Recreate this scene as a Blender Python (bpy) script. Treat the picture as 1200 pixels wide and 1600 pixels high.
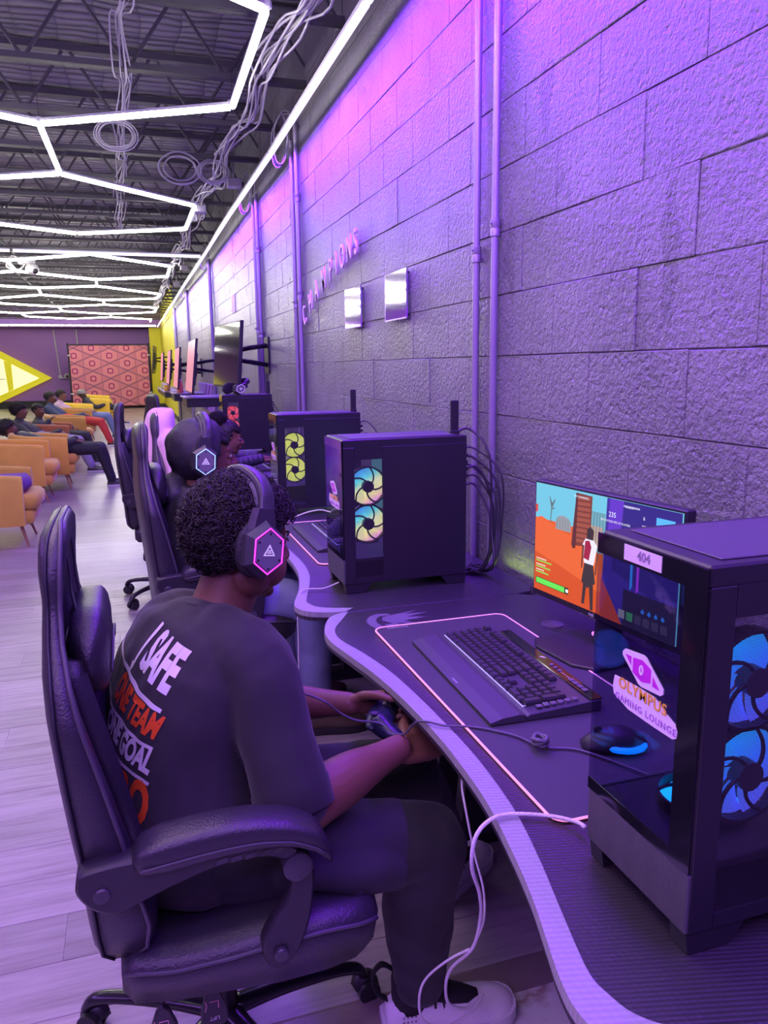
import bpy, bmesh, math, random
from math import sin, cos, pi, radians, sqrt, atan2
from mathutils import Vector, Matrix, noise
from mathutils.bvhtree import BVHTree

S = bpy.context.scene
for o in list(bpy.data.objects):
    bpy.data.objects.remove(o)
COL = S.collection
random.seed(7)

# ------------------------------------------------------------------ camera
cam = bpy.data.cameras.new('camera')
camo = bpy.data.objects.new('camera', cam)
COL.objects.link(camo)
cam.sensor_fit = 'AUTO'
cam.sensor_width = 36.0
cam.lens = 1202.0 / 1600.0 * 36.0
cam.clip_start = 0.02
cam.clip_end = 200
VX, VY, ROLL, FPX = 203.0, 577.0, math.atan(.0116), 1202.0
_d = Vector(((VX - 600) / FPX, -(VY - 800) / FPX, -1.0)).normalized()
_h = Vector((cos(ROLL), sin(ROLL), 0))
_z = _d.cross(_h)
if _z.y < 0: _z = -_z
_z.normalize()
_x = _d.cross(_z)
camo.matrix_world = Matrix((
    (_x.x, _x.y, _x.z, 0.0),
    (_d.x, _d.y, _d.z, 0.0),
    (_z.x, _z.y, _z.z, 1.45),
    (0, 0, 0, 1)))
S.camera = camo

# ------------------------------------------------------------------ world, exposure
w = bpy.data.worlds.new('world')
S.world = w
w.use_nodes = True
w.node_tree.nodes['Background'].inputs[0].default_value = (0.30, 0.12, 0.75, 1)
w.node_tree.nodes['Background'].inputs[1].default_value = 0.3
S.view_settings.view_transform = 'Standard'
S.view_settings.look = 'None'
S.view_settings.gamma = 1
S.view_settings.exposure = 0.0
S.view_settings.use_curve_mapping = False
S.cycles.max_bounces = 7
S.cycles.diffuse_bounces = 3
S.cycles.glossy_bounces = 4
S.cycles.transparent_max_bounces = 12
S.cycles.sample_clamp_indirect = 6
S.cycles.use_denoising = True
S.cycles.caustics_reflective = False
S.cycles.caustics_refractive = False

def area(name, loc, tgt, sx, sy, power, col, spread=180):
    l = bpy.data.lights.new(name, 'AREA')
    l.shape = 'RECTANGLE'
    l.size = sx
    l.size_y = sy
    l.energy = power
    l.color = col
    l.spread = radians(spread)
    o = bpy.data.objects.new(name, l)
    COL.objects.link(o)
    o.location = loc
    d = (Vector(tgt) - Vector(loc)).normalized()
    # local X axis runs along the world axis the lamp is long in
    z = -d
    ax = Vector((0, 1, 0)) if abs(d.y) < .9 else Vector((1, 0, 0))
    if sx > sy and name.startswith('cross'): ax = Vector((1, 0, 0))
    x = (ax - z * ax.dot(z)).normalized()
    y = z.cross(x)
    o.matrix_world = Matrix(((x.x, y.x, z.x, loc[0]), (x.y, y.y, z.y, loc[1]), (x.z, y.z, z.z, loc[2]), (0, 0, 0, 1)))
    return o

VIOLET = (0.19, 0.002, 1.0)
LILAC = (0.42, 0.15, 1.0)
# the violet led channel along the block wall, in lengths
area('wall_strip_lamp', (.99, 2.0, 2.93), (1.17, 2.0, 2.35), 6.0, 0.04, 190, VIOLET, 165)
area('wall_strip_lamp', (.99, 8.2, 2.93), (1.17, 8.2, 2.35), 6.2, 0.04, 150, VIOLET, 165)
area('wall_strip_lamp', (.99, 17.0, 2.93), (1.17, 17.0, 2.35), 11.0, 0.04, 150, VIOLET, 165)
# honeycomb tube lamps over the aisle (the tubes themselves are built below)
# unseen strip behind the camera, then two fill lamps added without any fixture
area('cross_strip_lamp', (-1.5, -1.0, 2.95), (-0.4, 1.8, 0.6), 5.0, 0.5, 105, LILAC)
area('fill_lamp', (-5.0, 3.0, 2.95), (-0.5, 3.2, 0.4), 7.0, 0.4, 130, LILAC)
area('fill_lamp', (-0.6, 2.0, 3.0), (0.0, 2.0, 0.0), 3.6, 1.0, 50, (0.80, 0.46, 0.95))  # pinkish overhead fill added to brighten floor and desk

area('desk_back_lamp', (1.165, 2.22, .765), (1.19, 2.22, .95), .25, .02, .16, (0.70, 1.0, 0.15))

# ------------------------------------------------------------------ materials
MATS = {}
def mat(name, col=(.5, .5, .5), rough=.5, metal=0.0, bump=0.0, bscale=60.0, emit=None, estr=0.0, spec=.5, coat=0.0, trans=0.0, alpha=1.0, var=0.0, vscale=4.0, detail=3.0, sheen=0.0):
    if name in MATS: return MATS[name]
    m = bpy.data.materials.new(name)
    m.use_nodes = True
    nt = m.node_tree
    b = nt.nodes['Principled BSDF']
    b.inputs['Base Color'].default_value = (*col, 1)
    b.inputs['Roughness'].default_value = rough
    b.inputs['Metallic'].default_value = metal
    b.inputs['Specular IOR Level'].default_value = spec
    if coat: b.inputs['Coat Weight'].default_value = coat; b.inputs['Coat Roughness'].default_value = .08
    if trans: b.inputs['Transmission Weight'].default_value = trans
    if alpha < 1: b.inputs['Alpha'].default_value = alpha
    if sheen: b.inputs['Sheen Weight'].default_value = sheen
    if emit:
        b.inputs['Emission Color'].default_value = (*emit, 1)
        b.inputs['Emission Strength'].default_value = estr
    if bump or var:
        tc = nt.nodes.new('ShaderNodeTexCoord')
        n = nt.nodes.new('ShaderNodeTexNoise')
        n.inputs['Scale'].default_value = bscale
        n.inputs['Detail'].default_value = detail
        nt.links.new(tc.outputs['Object'], n.inputs['Vector'])
        if bump:
            bp = nt.nodes.new('ShaderNodeBump')
            bp.inputs['Strength'].default_value = bump
            bp.inputs['Distance'].default_value = .01
            nt.links.new(n.outputs['Fac'], bp.inputs['Height'])
            nt.links.new(bp.outputs[0], b.inputs['Normal'])
        if var:
            n2 = nt.nodes.new('ShaderNodeTexNoise')
            n2.inputs['Scale'].default_value = vscale
            n2.inputs['Detail'].default_value = 4
            nt.links.new(tc.outputs['Object'], n2.inputs['Vector'])
            r = nt.nodes.new('ShaderNodeMixRGB')
            r.inputs[1].default_value = (*[c * (1 - var) for c in col], 1)
            r.inputs[2].default_value = (*[min(1, c * (1 + var)) for c in col], 1)
            nt.links.new(n2.outputs['Fac'], r.inputs[0])
            nt.links.new(r.outputs[0], b.inputs['Base Color'])
    MATS[name] = m
    return m

class G:
    """tiny node-expression helper"""
    def __init__(s, m):
        s.nt = m.node_tree
    def n(s, t, **k):
        nd = s.nt.nodes.new(t)
        for a, v in k.items(): setattr(nd, a, v)
        return nd
    def put(s, sock, v):
        if isinstance(v, (int, float)): sock.default_value = v
        elif isinstance(v, tuple): sock.default_value = v
        else: s.nt.links.new(v, sock)
    def m(s, op, a, b=0.0, c=0.0):
        nd = s.n('ShaderNodeMath', operation=op)
        s.put(nd.inputs[0], a); s.put(nd.inputs[1], b); s.put(nd.inputs[2], c)
        return nd.outputs[0]
    def mix(s, f, a, b):
        nd = s.n('ShaderNodeMixRGB')
        s.put(nd.inputs[0], f); s.put(nd.inputs[1], a); s.put(nd.inputs[2], b)
        return nd.outputs[0]
    def sep(s, v):
        nd = s.n('ShaderNodeSeparateXYZ'); s.put(nd.inputs[0], v); return nd.outputs
    def comb(s, x, y, z=0.0):
        nd = s.n('ShaderNodeCombineXYZ'); s.put(nd.inputs[0], x); s.put(nd.inputs[1], y); s.put(nd.inputs[2], z); return nd.outputs[0]
    def noise(s, v, scale, detail=3.0, rough=.5):
        nd = s.n('ShaderNodeTexNoise'); s.put(nd.inputs['Vector'], v)
        nd.inputs['Scale'].default_value = scale; nd.inputs['Detail'].default_value = detail; nd.inputs['Roughness'].default_value = rough
        return nd.outputs['Fac']
    def obj(s):
        return s.n('ShaderNodeTexCoord').outputs['Object']
    def bump(s, h, strength, dist=.01):
        nd = s.n('ShaderNodeBump'); nd.inputs['Strength'].default_value = strength; nd.inputs['Distance'].default_value = dist
        s.put(nd.inputs['Height'], h); return nd.outputs[0]
    def ramp(s, v, stops):
        nd = s.n('ShaderNodeValToRGB'); s.put(nd.inputs[0], v)
        el = nd.color_ramp.elements
        while len(el) < len(stops): el.new(.5)
        for e, (p, c) in zip(el, stops): e.position = p; e.color = (*c, 1)
        return nd.outputs[0]

# ------------------------------------------------------------------ mesh helpers
class MB:
    def __init__(s):
        s.v = []; s.f = []; s.M = None
    def add(s, vs, fs):
        k = len(s.v)
        if s.M is not None: vs = [s.M @ Vector(p) for p in vs]
        s.v += [tuple(p) for p in vs]
        s.f += [tuple(i + k for i in f) for f in fs]
        return s
    def box(s, x0, y0, z0, x1, y1, z1):
        return s.add([(x0, y0, z0), (x1, y0, z0), (x1, y1, z0), (x0, y1, z0), (x0, y0, z1), (x1, y0, z1), (x1, y1, z1), (x0, y1, z1)],
                     [(0, 3, 2, 1), (4, 5, 6, 7), (0, 1, 5, 4), (1, 2, 6, 5), (2, 3, 7, 6), (3, 0, 4, 7)])
    def cbox(s, x0, y0, z0, x1, y1, z1, b=.004):
        """box with chamfered edges, 24 vertices"""
        X = (x0, x1); Y = (y0, y1); Z = (z0, z1); vs = []; idx = {}
        for i in (0, 1):
            for j in (0, 1):
                for k in (0, 1):
                    sx = b if i == 0 else -b; sy = b if j == 0 else -b; sz = b if k == 0 else -b
                    for a in range(3):
                        p = [X[i] + sx, Y[j] + sy, Z[k] + sz]
                        p[a] = (X[i], Y[j], Z[k])[a]
                        idx[(i, j, k, a)] = len(vs); vs.append(tuple(p))
        I = idx; fs = []
        for i in (0, 1):
            q = [I[(i, 0, 0, 0)], I[(i, 1, 0, 0)], I[(i, 1, 1, 0)], I[(i, 0, 1, 0)]]
            fs.append(tuple(q if i else q[::-1]))
            q = [I[(0, i, 0, 1)], I[(0, i, 1, 1)], I[(1, i, 1, 1)], I[(1, i, 0, 1)]]
            fs.append(tuple(q if i else q[::-1]))
            q = [I[(0, 0, i, 2)], I[(1, 0, i, 2)], I[(1, 1, i, 2)], I[(0, 1, i, 2)]]
            fs.append(tuple(q if i else q[::-1]))
        for j in (0, 1):
            for k in (0, 1):
                q = [I[(0, j, k, 1)], I[(1, j, k, 1)], I[(1, j, k, 2)], I[(0, j, k, 2)]]
                fs.append(tuple(q if (j == 0) == (k == 1) else q[::-1]))
                q = [I[(j, 0, k, 0)], I[(j, 1, k, 0)], I[(j, 1, k, 2)], I[(j, 0, k, 2)]]
                fs.append(tuple(q[::-1] if (j == 0) == (k == 1) else q))
                q = [I[(j, k, 0, 0)], I[(j, k, 1, 0)], I[(j, k, 1, 1)], I[(j, k, 0, 1)]]
                fs.append(tuple(q if (j == 0) == (k == 1) else q[::-1]))
        for i in (0, 1):
            for j in (0, 1):
                for k in (0, 1):
                    q = (I[(i, j, k, 0)], I[(i, j, k, 1)], I[(i, j, k, 2)])
                    fs.append(q if (i + j + k) % 2 else q[::-1])
        return s.add(vs, fs)
    def prism(s, pts, z0, z1, plane='xy', bev=0.0):
        """extrude a 2-D outline between z0 and z1 along the axis that plane leaves out"""
        n = len(pts)
        def P(p, z):
            if plane == 'xy': return (p[0], p[1], z)
            if plane == 'xz': return (p[0], z, p[1])
            return (z, p[0], p[1])
        if bev:
            c = (sum(p[0] for p in pts) / n, sum(p[1] for p in pts) / n)
            q = []
            for i in range(n):
                a, b_, d = pts[i - 1], pts[i], pts[(i + 1) % n]
                e1 = Vector((b_[0] - a[0], b_[1] - a[1])); e2 = Vector((d[0] - b_[0], d[1] - b_[1]))
                if e1.length: e1.normalize()
                if e2.length: e2.normalize()
                t = e1 + e2
                if t.length < 1e-6: t = e1
                t.normalize(); nn = Vector((-t.y, t.x)); area2 = 1
                q.append((b_, nn))
            A = sum(pts[i - 1][0] * pts[i][1] - pts[i][0] * pts[i - 1][1] for i in range(n))
            sg = 1 if A > 0 else -1
            ins = [(b_[0] + nn.x * bev * sg, b_[1] + nn.y * bev * sg) for b_, nn in q]
            sz = 1 if z1 > z0 else -1
            rings = [(ins, z0), (pts, z0 + bev * sz), (pts, z1 - bev * sz), (ins, z1)]
        else:
            rings = [(pts, z0), (pts, z1)]
        vs = []; fs = []
        for r, z in rings: vs += [P(p, z) for p in r]
        for k in range(len(rings) - 1):
            for i in range(n):
                j = (i + 1) % n
                fs.append((k * n + i, k * n + j, (k + 1) * n + j, (k + 1) * n + i))
        fs.append(tuple(range(n))[::-1]); fs.append(tuple(range((len(rings) - 1) * n, len(rings) * n)))
        return s.add(vs, fs)
    def loft(s, rings, cap=True, closed=False):
        n = len(rings[0]); vs = [p for r in rings for p in r]; fs = []
        m = len(rings)
        for k in range(m if closed else m - 1):
            for i in range(n):
                j = (i + 1) % n; k2 = (k + 1) % m
                fs.append((k * n + i, k * n + j, k2 * n + j, k2 * n + i))
        if cap and not closed:
            fs.append(tuple(range(n))[::-1]); fs.append(tuple(range((m - 1) * n, m * n)))
        return s.add(vs, fs)
    def tube(s, pts, r, n=8, closed=False, smooth=0, flat=None, up=None):
        """tube through points; r a number or one per point; flat = (rx, ry) factors"""
        pts = [Vector(p) for p in pts]
        if not isinstance(r, (list, tuple)): r = [r] * len(pts)
        if smooth:
            pts, r = crom(pts, list(r), smooth, closed)
        m = len(pts); rings = []
        t0 = (pts[1] - pts[0]).normalized()
        u = Vector(up) if up is not None else (Vector((0, 0, 1)) if abs(t0.z) < .9 else Vector((1, 0, 0)))
        a = (u - t0 * u.dot(t0)).normalized()
        for i in range(m):
            if closed: t = pts[(i + 1) % m] - pts[i - 1]
            else: t = pts[min(i + 1, m - 1)] - pts[max(i - 1, 0)]
            if t.length < 1e-9: t = t0
            t.normalize()
            if up is not None:
                a2 = Vector(up) - t * Vector(up).dot(t)
                if a2.length > 1e-4: a = a2.normalized()
            else:
                a = a - t * a.dot(t)
                if a.length < 1e-6: a = t.orthogonal()
                a.normalize()
            b = t.cross(a)
            fx, fy = flat if flat else (1, 1)
            rings.append([pts[i] + a * (r[i] * fy * cos(2 * pi * k / n)) + b * (r[i] * fx * sin(2 * pi * k / n)) for k in range(n)])
        return s.loft(rings, True, closed)
    def cyl(s, p0, p1, r0, r1=None, n=16):
        r1 = r0 if r1 is None else r1
        return s.tube([p0, p1], [r0, r1], n)
    def ell(s, c, r, nu=16, nv=10, R=None):
        c = Vector(c); rings = []
        vs = []; fs = []
        if not isinstance(r, (tuple, list, Vector)): r = (r, r, r)
        def T(x, y, z):
            p = Vector((x * r[0], y * r[1], z * r[2]))
            if R is not None: p = R @ p
            return c + p
        vs.append(T(0, 0, -1))
        for i in range(1, nv):
            th = pi * i / nv
            for k in range(nu):
                ph = 2 * pi * k / nu
                vs.append(T(sin(th) * cos(ph), sin(th) * sin(ph), -cos(th)))
        vs.append(T(0, 0, 1))
        for k in range(nu): fs.append((0, 1 + (k + 1) % nu, 1 + k))
        for i in range(nv - 2):
            for k in range(nu):
                a = 1 + i * nu + k; b = 1 + i * nu + (k + 1) % nu
                fs.append((a, b, b + nu, a + nu))
        L = len(vs) - 1
        for k in range(nu): fs.append((L, L - nu + k, L - nu + (k + 1) % nu))
        return s.add(vs, fs)
    def lathe(s, prof, n=24, c=(0, 0, 0)):
        rings = [[(c[0] + r * cos(2 * pi * k / n), c[1] + r * sin(2 * pi * k / n), c[2] + z) for k in range(n)] for r, z in prof]
        return s.loft(rings, True)
    def chain(s, pts, rad, n=12, smooth=4, flat=None, up=None):
        """limb: tapering tube with rounded ends (for remeshing)"""
        s.tube(pts, rad, n, smooth=smooth, flat=flat, up=up)
        fx = 1 if flat is None else min(flat)
        s.ell(pts[0], rad[0] * fx, n, 8); s.ell(pts[-1], rad[-1] * fx, n, 8)
        return s
    def build(s, name, m, parent=None, smooth=False, angle=None):
        me = bpy.data.meshes.new(name)
        me.from_pydata(s.v, [], s.f)
        if m is not None: me.materials.append(m)
        return link(name, me, parent, smooth, angle)

def crom(pts, r, k, closed=False):
    n = len(pts); op = []; orr = []
    rng = range(n) if closed else range(n - 1)
    for i in rng:
        if closed: ids = [(i - 1) % n, i, (i + 1) % n, (i + 2) % n]
        else: ids = [max(i - 1, 0), i, i + 1, min(i + 2, n - 1)]
        P = [pts[j] for j in ids]; Q = [r[j] for j in ids]
        for t in range(k):
            t = t / k
            def c(a, b, cc, d): return .5 * ((2 * b) + (cc - a) * t + (2 * a - 5 * b + 4 * cc - d) * t * t + (3 * b - a - 3 * cc + d) * t ** 3)
            op.append(c(*P)); orr.append(c(*Q))
    if not closed: op.append(pts[-1].copy()); orr.append(r[-1])
    return op, orr

def link(name, me, parent=None, smooth=False, angle=None):
    o = bpy.data.objects.new(name, me)
    COL.objects.link(o)
    if parent is not None: o.parent = parent
    if smooth:
        me.polygons.foreach_set('use_smooth', [True] * len(me.polygons))
        if angle is not None:
            try: me.set_sharp_from_angle(angle=radians(angle))
            except Exception: pass
    return o

def thing(name, label, cat, loc=(0, 0, 0), rz=0.0, group=None):
    o = bpy.data.objects.new(name, None)
    o.empty_display_size = .05
    COL.objects.link(o)
    o.location = loc
    o.rotation_euler = (0, 0, rz)
    return tag(o, label, cat, group)

def tag(o, label, cat, group=None):
    o['label'] = label; o['category'] = cat
    if group: o['group'] = group
    return o

def structure(o):
    o['kind'] = 'structure'; return o

def dup(o, parent=None, loc=None, rz=None, label=None, group=None):
    kids = [c for c in KIDS(o)]
    c = o.copy(); COL.objects.link(c)
    if parent is not None: c.parent = parent
    if loc is not None: c.location = loc
    if rz is not None: c.rotation_euler = (0, 0, rz)
    if label: c['label'] = label
    if group: c['group'] = group
    for k in kids: dup(k, c)
    return c

def KIDS(o):
    return [x for x in bpy.data.objects if x.parent == o]

def remesh(o, vox, smooth=3, factor=.6, dec=None):
    """fuse the overlapping closed shapes of one mesh into a continuous skin"""
    m = o.modifiers.new('r', 'REMESH'); m.mode = 'VOXEL'; m.voxel_size = vox; m.use_smooth_shade = True
    if smooth:
        s = o.modifiers.new('s', 'SMOOTH'); s.iterations = smooth; s.factor = factor
    if dec:
        d = o.modifiers.new('d', 'DECIMATE'); d.ratio = dec
    dg = bpy.context.evaluated_depsgraph_get()
    dg.update()
    me = bpy.data.meshes.new_from_object(o.evaluated_get(dg))
    old = o.data
    mats = list(old.materials)
    o.modifiers.clear()
    o.data = me
    me.name = o.name
    me.materials.clear()
    for x in mats: me.materials.append(x)
    bpy.data.meshes.remove(old)
    me.polygons.foreach_set('use_smooth', [True] * len(me.polygons))
    return o

def wrinkle(o, amp, scale, seed=0, stretch=(1, 1, 1)):
    me = o.data; off = Vector((seed * 3.1, seed * 1.7, seed))
    ns = [v.normal.copy() for v in me.vertices]
    for v, n in zip(me.vertices, ns):
        p = Vector((v.co.x * stretch[0], v.co.y * stretch[1], v.co.z * stretch[2])) * scale + off
        h = noise.noise(p) + .5 * noise.noise(p * 2.1)
        r = 1 - abs(noise.noise(p * .8 + Vector((5, 5, 5)))) * 2
        v.co += n * (h * amp * .6 + r * amp * .4)
    return o

def text_mesh(txt, size, extrude=0.0, offset=0.0, align='CENTER', sx=1.0, spacing=1.0, shear=0.0):
    cu = bpy.data.curves.new('t', 'FONT')
    cu.body = txt; cu.size = size; cu.extrude = extrude; cu.offset = offset
    cu.align_x = align; cu.align_y = 'CENTER'; cu.space_character = spacing; cu.shear = shear
    cu.resolution_u = 3
    o = bpy.data.objects.new('t', cu); COL.objects.link(o)
    dg = bpy.context.evaluated_depsgraph_get(); dg.update()
    me = bpy.data.meshes.new_from_object(o.evaluated_get(dg))
    bpy.data.objects.remove(o); bpy.data.curves.remove(cu)
    if sx != 1.0:
        for v in me.vertices: v.co.x *= sx
    me.materials.clear()
    return me

def place(me, M):
    me.transform(M); return me

def text(name, txt, size, m, M, parent=None, extrude=.0004, offset=0.0, sx=1.0, spacing=1.0, shear=0.0, align='CENTER'):
    me = text_mesh(txt, size, extrude, offset, align, sx, spacing, shear)
    me.transform(M); me.materials.append(m)
    return link(name, me, parent)

def frame(o, x, y, z=None):
    """4x4 from origin and axis directions"""
    x = Vector(x).normalized(); y = Vector(y)
    y = (y - x * y.dot(x)).normalized()
    z = x.cross(y)
    return Matrix(((x.x, y.x, z.x, o[0]), (x.y, y.y, z.y, o[1]), (x.z, y.z, z.z, o[2]), (0, 0, 0, 1)))

# common materials
M_BLACK = mat('black_plastic', (.024, .022, .028), .42, bump=.05, bscale=300)
M_BLACKG = mat('gloss_black', (.01, .01, .014), .08, coat=.3)
M_STEEL = mat('black_steel', (.035, .032, .040), .38, metal=.3)
M_LEATHER = mat('black_leather', (.030, .027, .036), .36, bump=.18, bscale=240, spec=.6)
M_PIPING = mat('piping', (.07, .065, .08), .45)
M_WHITE = mat('white_print', (.85, .84, .86), .6)
M_CABLEW = mat('white_cable', (.80, .76, .80), .6, bump=.4, bscale=500)
M_CABLEB = mat('black_cable', (.03, .03, .035), .45)
M_ORANGE = mat('orange_print', (.85, .13, .02), .6)

# ================================================================== SETTING
def pos(g): return g.n('ShaderNodeNewGeometry').outputs['Position']

def wall_paint():
    m = mat('block_paint', (.2, .19, .22), .38, spec=.6); g = G(m); b = m.node_tree.nodes['Principled BSDF']
    p = pos(g)
    n1 = g.noise(p, 55, 5, .62); n2 = g.noise(p, 2.0, 4, .6); n3 = g.noise(p, 150, 2)
    vo = g.n('ShaderNodeTexVoronoi'); vo.inputs['Scale'].default_value = 42; g.put(vo.inputs['Vector'], p)
    pit = g.m('SMOOTH_MIN', g.m('MULTIPLY', vo.outputs['Distance'], 3.0), 1.0, .3)
    h = g.m('ADD', g.m('MULTIPLY', n1, 1.0), g.m('ADD', g.m('MULTIPLY', pit, .28), g.m('MULTIPLY', n3, .25)))
    # coarse stretched drag marks of the roller, patches where the coat is thin
    xyz = g.sep(p)
    n4 = g.noise(g.comb(xyz[0], g.m('MULTIPLY', xyz[1], 2.2), g.m('MULTIPLY', xyz[2], .8)), 3.1, 4)
    patch = g.m('GREATER_THAN', n4, .66)
    col = g.ramp(n2, [(.3, (.15, .142, .165)), (.6, (.23, .22, .245)), (.8, (.29, .27, .30))])
    col = g.mix(g.m('MULTIPLY', patch, .55), col, (.10, .095, .11, 1))
    g.put(b.inputs['Base Color'], col)
    g.put(b.inputs['Roughness'], g.m('ADD', .20, g.m('MULTIPLY', n2, .22)))
    g.put(b.inputs['Normal'], g.bump(h, .85, .013))
    return m
M_WALL = wall_paint()
M_MORTAR = mat('mortar_paint', (.17, .16, .185), .5, bump=.5, bscale=60)
M_YELLOW = mat('yellow_paint', (.86, .80, .04), .55)
M_PURPLE = mat('purple_paint', (.46, .21, .68), .55, var=.08, vscale=.4)
M_BASE = mat('dark_baseboard', (.04, .04, .05), .5)

WX = 1.2          # face of the block wall
mb = MB(); mb.box(WX + .0045, -3.2, 0, WX + .2, 33.2, 4.0)
wall_right = structure(mb.build('wall_right', M_MORTAR))
def block_mesh(k, half=False):
    rnd = random.Random(k); m = MB()
    L = .198 if half else .398
    m.cbox(0, .0006, .0012, .03, L + .0014, .1988, .0020)
    m.v = [(x + (rnd.uniform(-.0008, .0008) if x < .01 else 0), y + rnd.uniform(-.0008, .0008), z + rnd.uniform(-.0012, .0012)) for x, y, z in m.v]
    me = bpy.data.meshes.new('block'); me.from_pydata(m.v, [], m.f); me.materials.append(M_WALL); return me
BL = [block_mesh(i) for i in range(6)]
far = MB()
for c in range(18):
    z = .08 + .2 * c
    y = (.27 if c % 2 == 0 else .07)
    k = 0
    while y < 22.0:
        if y < 7.3 and c >= 3 and z < 3.6 and y > .3:
            o = link('block', BL[random.randrange(6)], wall_right)
            o.location = (WX - random.uniform(0, .0022), y, z)
        elif c >= 0:
            me = BL[random.randrange(6)]; dx = random.uniform(0, .002)
            far.add([(v.co.x + WX - dx, v.co.y + y, v.co.z + z) for v in me.vertices], [tuple(p.vertices) for p in me.polygons])
        y += .4
fo = far.build('distant_blocks', M_WALL, wall_right); fo['kind'] = 'stuff'
# yellow painted far end of the block wall, and the end walls
mb = MB(); mb.box(WX - .004, 22.1, .12, WX + .01, 31.2, 3.9); mb.build('yellow_paint', M_YELLOW, wall_right)
mb = MB(); mb.box(.78, 31.2, 0, WX + .2, 31.6, 3.9)
pier = structure(mb.build('wall_pier', M_YELLOW))
mb = MB(); mb.box(-9.2, 33, 0, WX + .2, 33.3, 4.0)
wall_back = structure(mb.build('wall_back', M_PURPLE))
mb = MB(); mb.box(-9.2, 30.6, 2.98, WX, 31.0, 3.75)
structure(mb.build('wall_soffit', mat('soffit_purple', (.42, .20, .72), .5)))
mb = MB(); mb.box(-9.4, -3.2, 0, -9.2, 33.3, 4.0)
structure(mb.build('wall_left', M_PURPLE))
mb = MB(); mb.box(-9.4, -3.4, 0, WX + .2, -3.2, 4.0)
structure(mb.build('wall_front', mat('wall_grey_purple', (.2, .12, .34), .6)))
mb = MB(); mb.box(-9.2, 32.96, 0, .8, 33.0, .28); structure(mb.build('baseboard_back', M_BASE))
mb = MB(); mb.box(WX - .02, 22.1, 0, WX, 31.2, .14); mb.box(.78, 31.16, 0, WX - .02, 31.2, .14); structure(mb.build('baseboard_right', M_BASE))

# ---- floor
def wood():
    m = mat('grey_oak_plank', (.4, .37, .38), .3, spec=.5); g = G(m); b = m.node_tree.nodes['Principled BSDF']
    p = pos(g); xyz = g.sep(p)
    oi = g.n('ShaderNodeObjectInfo').outputs['Random']
    v = g.comb(g.m('ADD', g.m('MULTIPLY', xyz[0], 1.3), g.m('MULTIPLY', oi, 40)), g.m('MULTIPLY', xyz[1], 16), 0.0)
    n = g.noise(v, 1.7, 6, .65); n2 = g.noise(v, 6.0, 4, .6)
    c = g.ramp(n, [(.25, (.20, .175, .18)), (.5, (.37, .335, .34)), (.75, (.50, .47, .47))])
    c = g.mix(g.m('MULTIPLY', n2, .35), c, (.26, .22, .22, 1))
    c2 = g.n('ShaderNodeHueSaturation'); g.put(c2.inputs['Color'], c); g.put(c2.inputs['Value'], g.m('ADD', .82, g.m('MULTIPLY', oi, .36)))
    g.put(b.inputs['Base Color'], c2.outputs[0])
    g.put(b.inputs['Roughness'], g.m('ADD', .24, g.m('MULTIPLY', n2, .18)))
    g.put(b.inputs['Normal'], g.bump(n2, .25, .004))
    return m
def wood_far():
    m = mat('grey_oak_boards', (.4, .37, .38), .3); g = G(m); b = m.node_tree.nodes['Principled BSDF']
    p = pos(g); xyz = g.sep(p)
    row = g.m('FLOOR', g.m('DIVIDE', xyz[1], .18))
    rr = g.n('ShaderNodeTexWhiteNoise', noise_dimensions='1D'); g.put(rr.inputs['W'], row)
    v = g.comb(g.m('ADD', g.m('MULTIPLY', xyz[0], 1.3), g.m('MULTIPLY', rr.outputs[0], 40)), g.m('MULTIPLY', xyz[1], 16), 0.0)
    n = g.noise(v, 1.7, 6, .65)
    c = g.ramp(n, [(.25, (.22, .195, .20)), (.5, (.38, .345, .35)), (.75, (.50, .47, .47))])
    c2 = g.n('ShaderNodeHueSaturation'); g.put(c2.inputs['Color'], c); g.put(c2.inputs['Value'], g.m('ADD', .85, g.m('MULTIPLY', rr.outputs[0], .3)))
    g.put(b.inputs['Base Color'], c2.outputs[0]); g.put(b.inputs['Roughness'], .3)
    return m
def marble():
    m = mat('white_marble_tile', (.7, .68, .7), .18); g = G(m); b = m.node_tree.nodes['Principled BSDF']
    p = pos(g); oi = g.n('ShaderNodeObjectInfo').outputs['Random']; xyz = g.sep(p)
    v = g.comb(g.m('ADD', xyz[0], g.m('MULTIPLY', oi, 9)), xyz[1], 0.0)
    n = g.noise(v, 2.6, 6, .6)
    vein = g.m('ABSOLUTE', g.m('SUBTRACT', n, .5))
    c = g.ramp(vein, [(0, (.35, .24, .20)), (.02, (.50, .44, .42)), (.06, (.70, .68, .70))])
    g.put(b.inputs['Base Color'], c)
    return m
mb = MB(); mb.box(-9.2, -3.2, -.12, WX + .2, 33.2, -.004)
floor = structure(mb.build('floor', mat('floor_joint', (.06, .05, .055), .6)))
plk = MB(); plk.cbox(0, .0008, -.02, 1.2, .1792, 0, .0012)
pm = bpy.data.meshes.new('plank'); pm.from_pydata(plk.v, [], plk.f); pm.materials.append(wood())
rows = 26
for r in range(rows):
    x = -3.6 + (r * 0.47) % 1.2 - 1.2
    while x < 1.2:
        if x + 1.2 > -3.4:
            o = link('plank', pm, floor); o.location = (x, 1.49 + r * .18, 0)
        x += 1.2
mb = MB(); mb.box(-9.2, 1.49 + rows * .18, -.02, WX, 33.0, -.0002)
mb.box(-9.2, 1.49, -.02, -3.61 - 1.2 + .0, 1.49 + rows * .18, -.0002)
fb = mb.build('far_boards', wood_far(), floor); fb['kind'] = 'stuff'
tl = MB(); tl.cbox(.0015, .0015, -.02, .4485, .2235, -.001, .0015)
tm = bpy.data.meshes.new('tile'); tm.from_pydata(tl.v, [], tl.f); tm.materials.append(marble())
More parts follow.
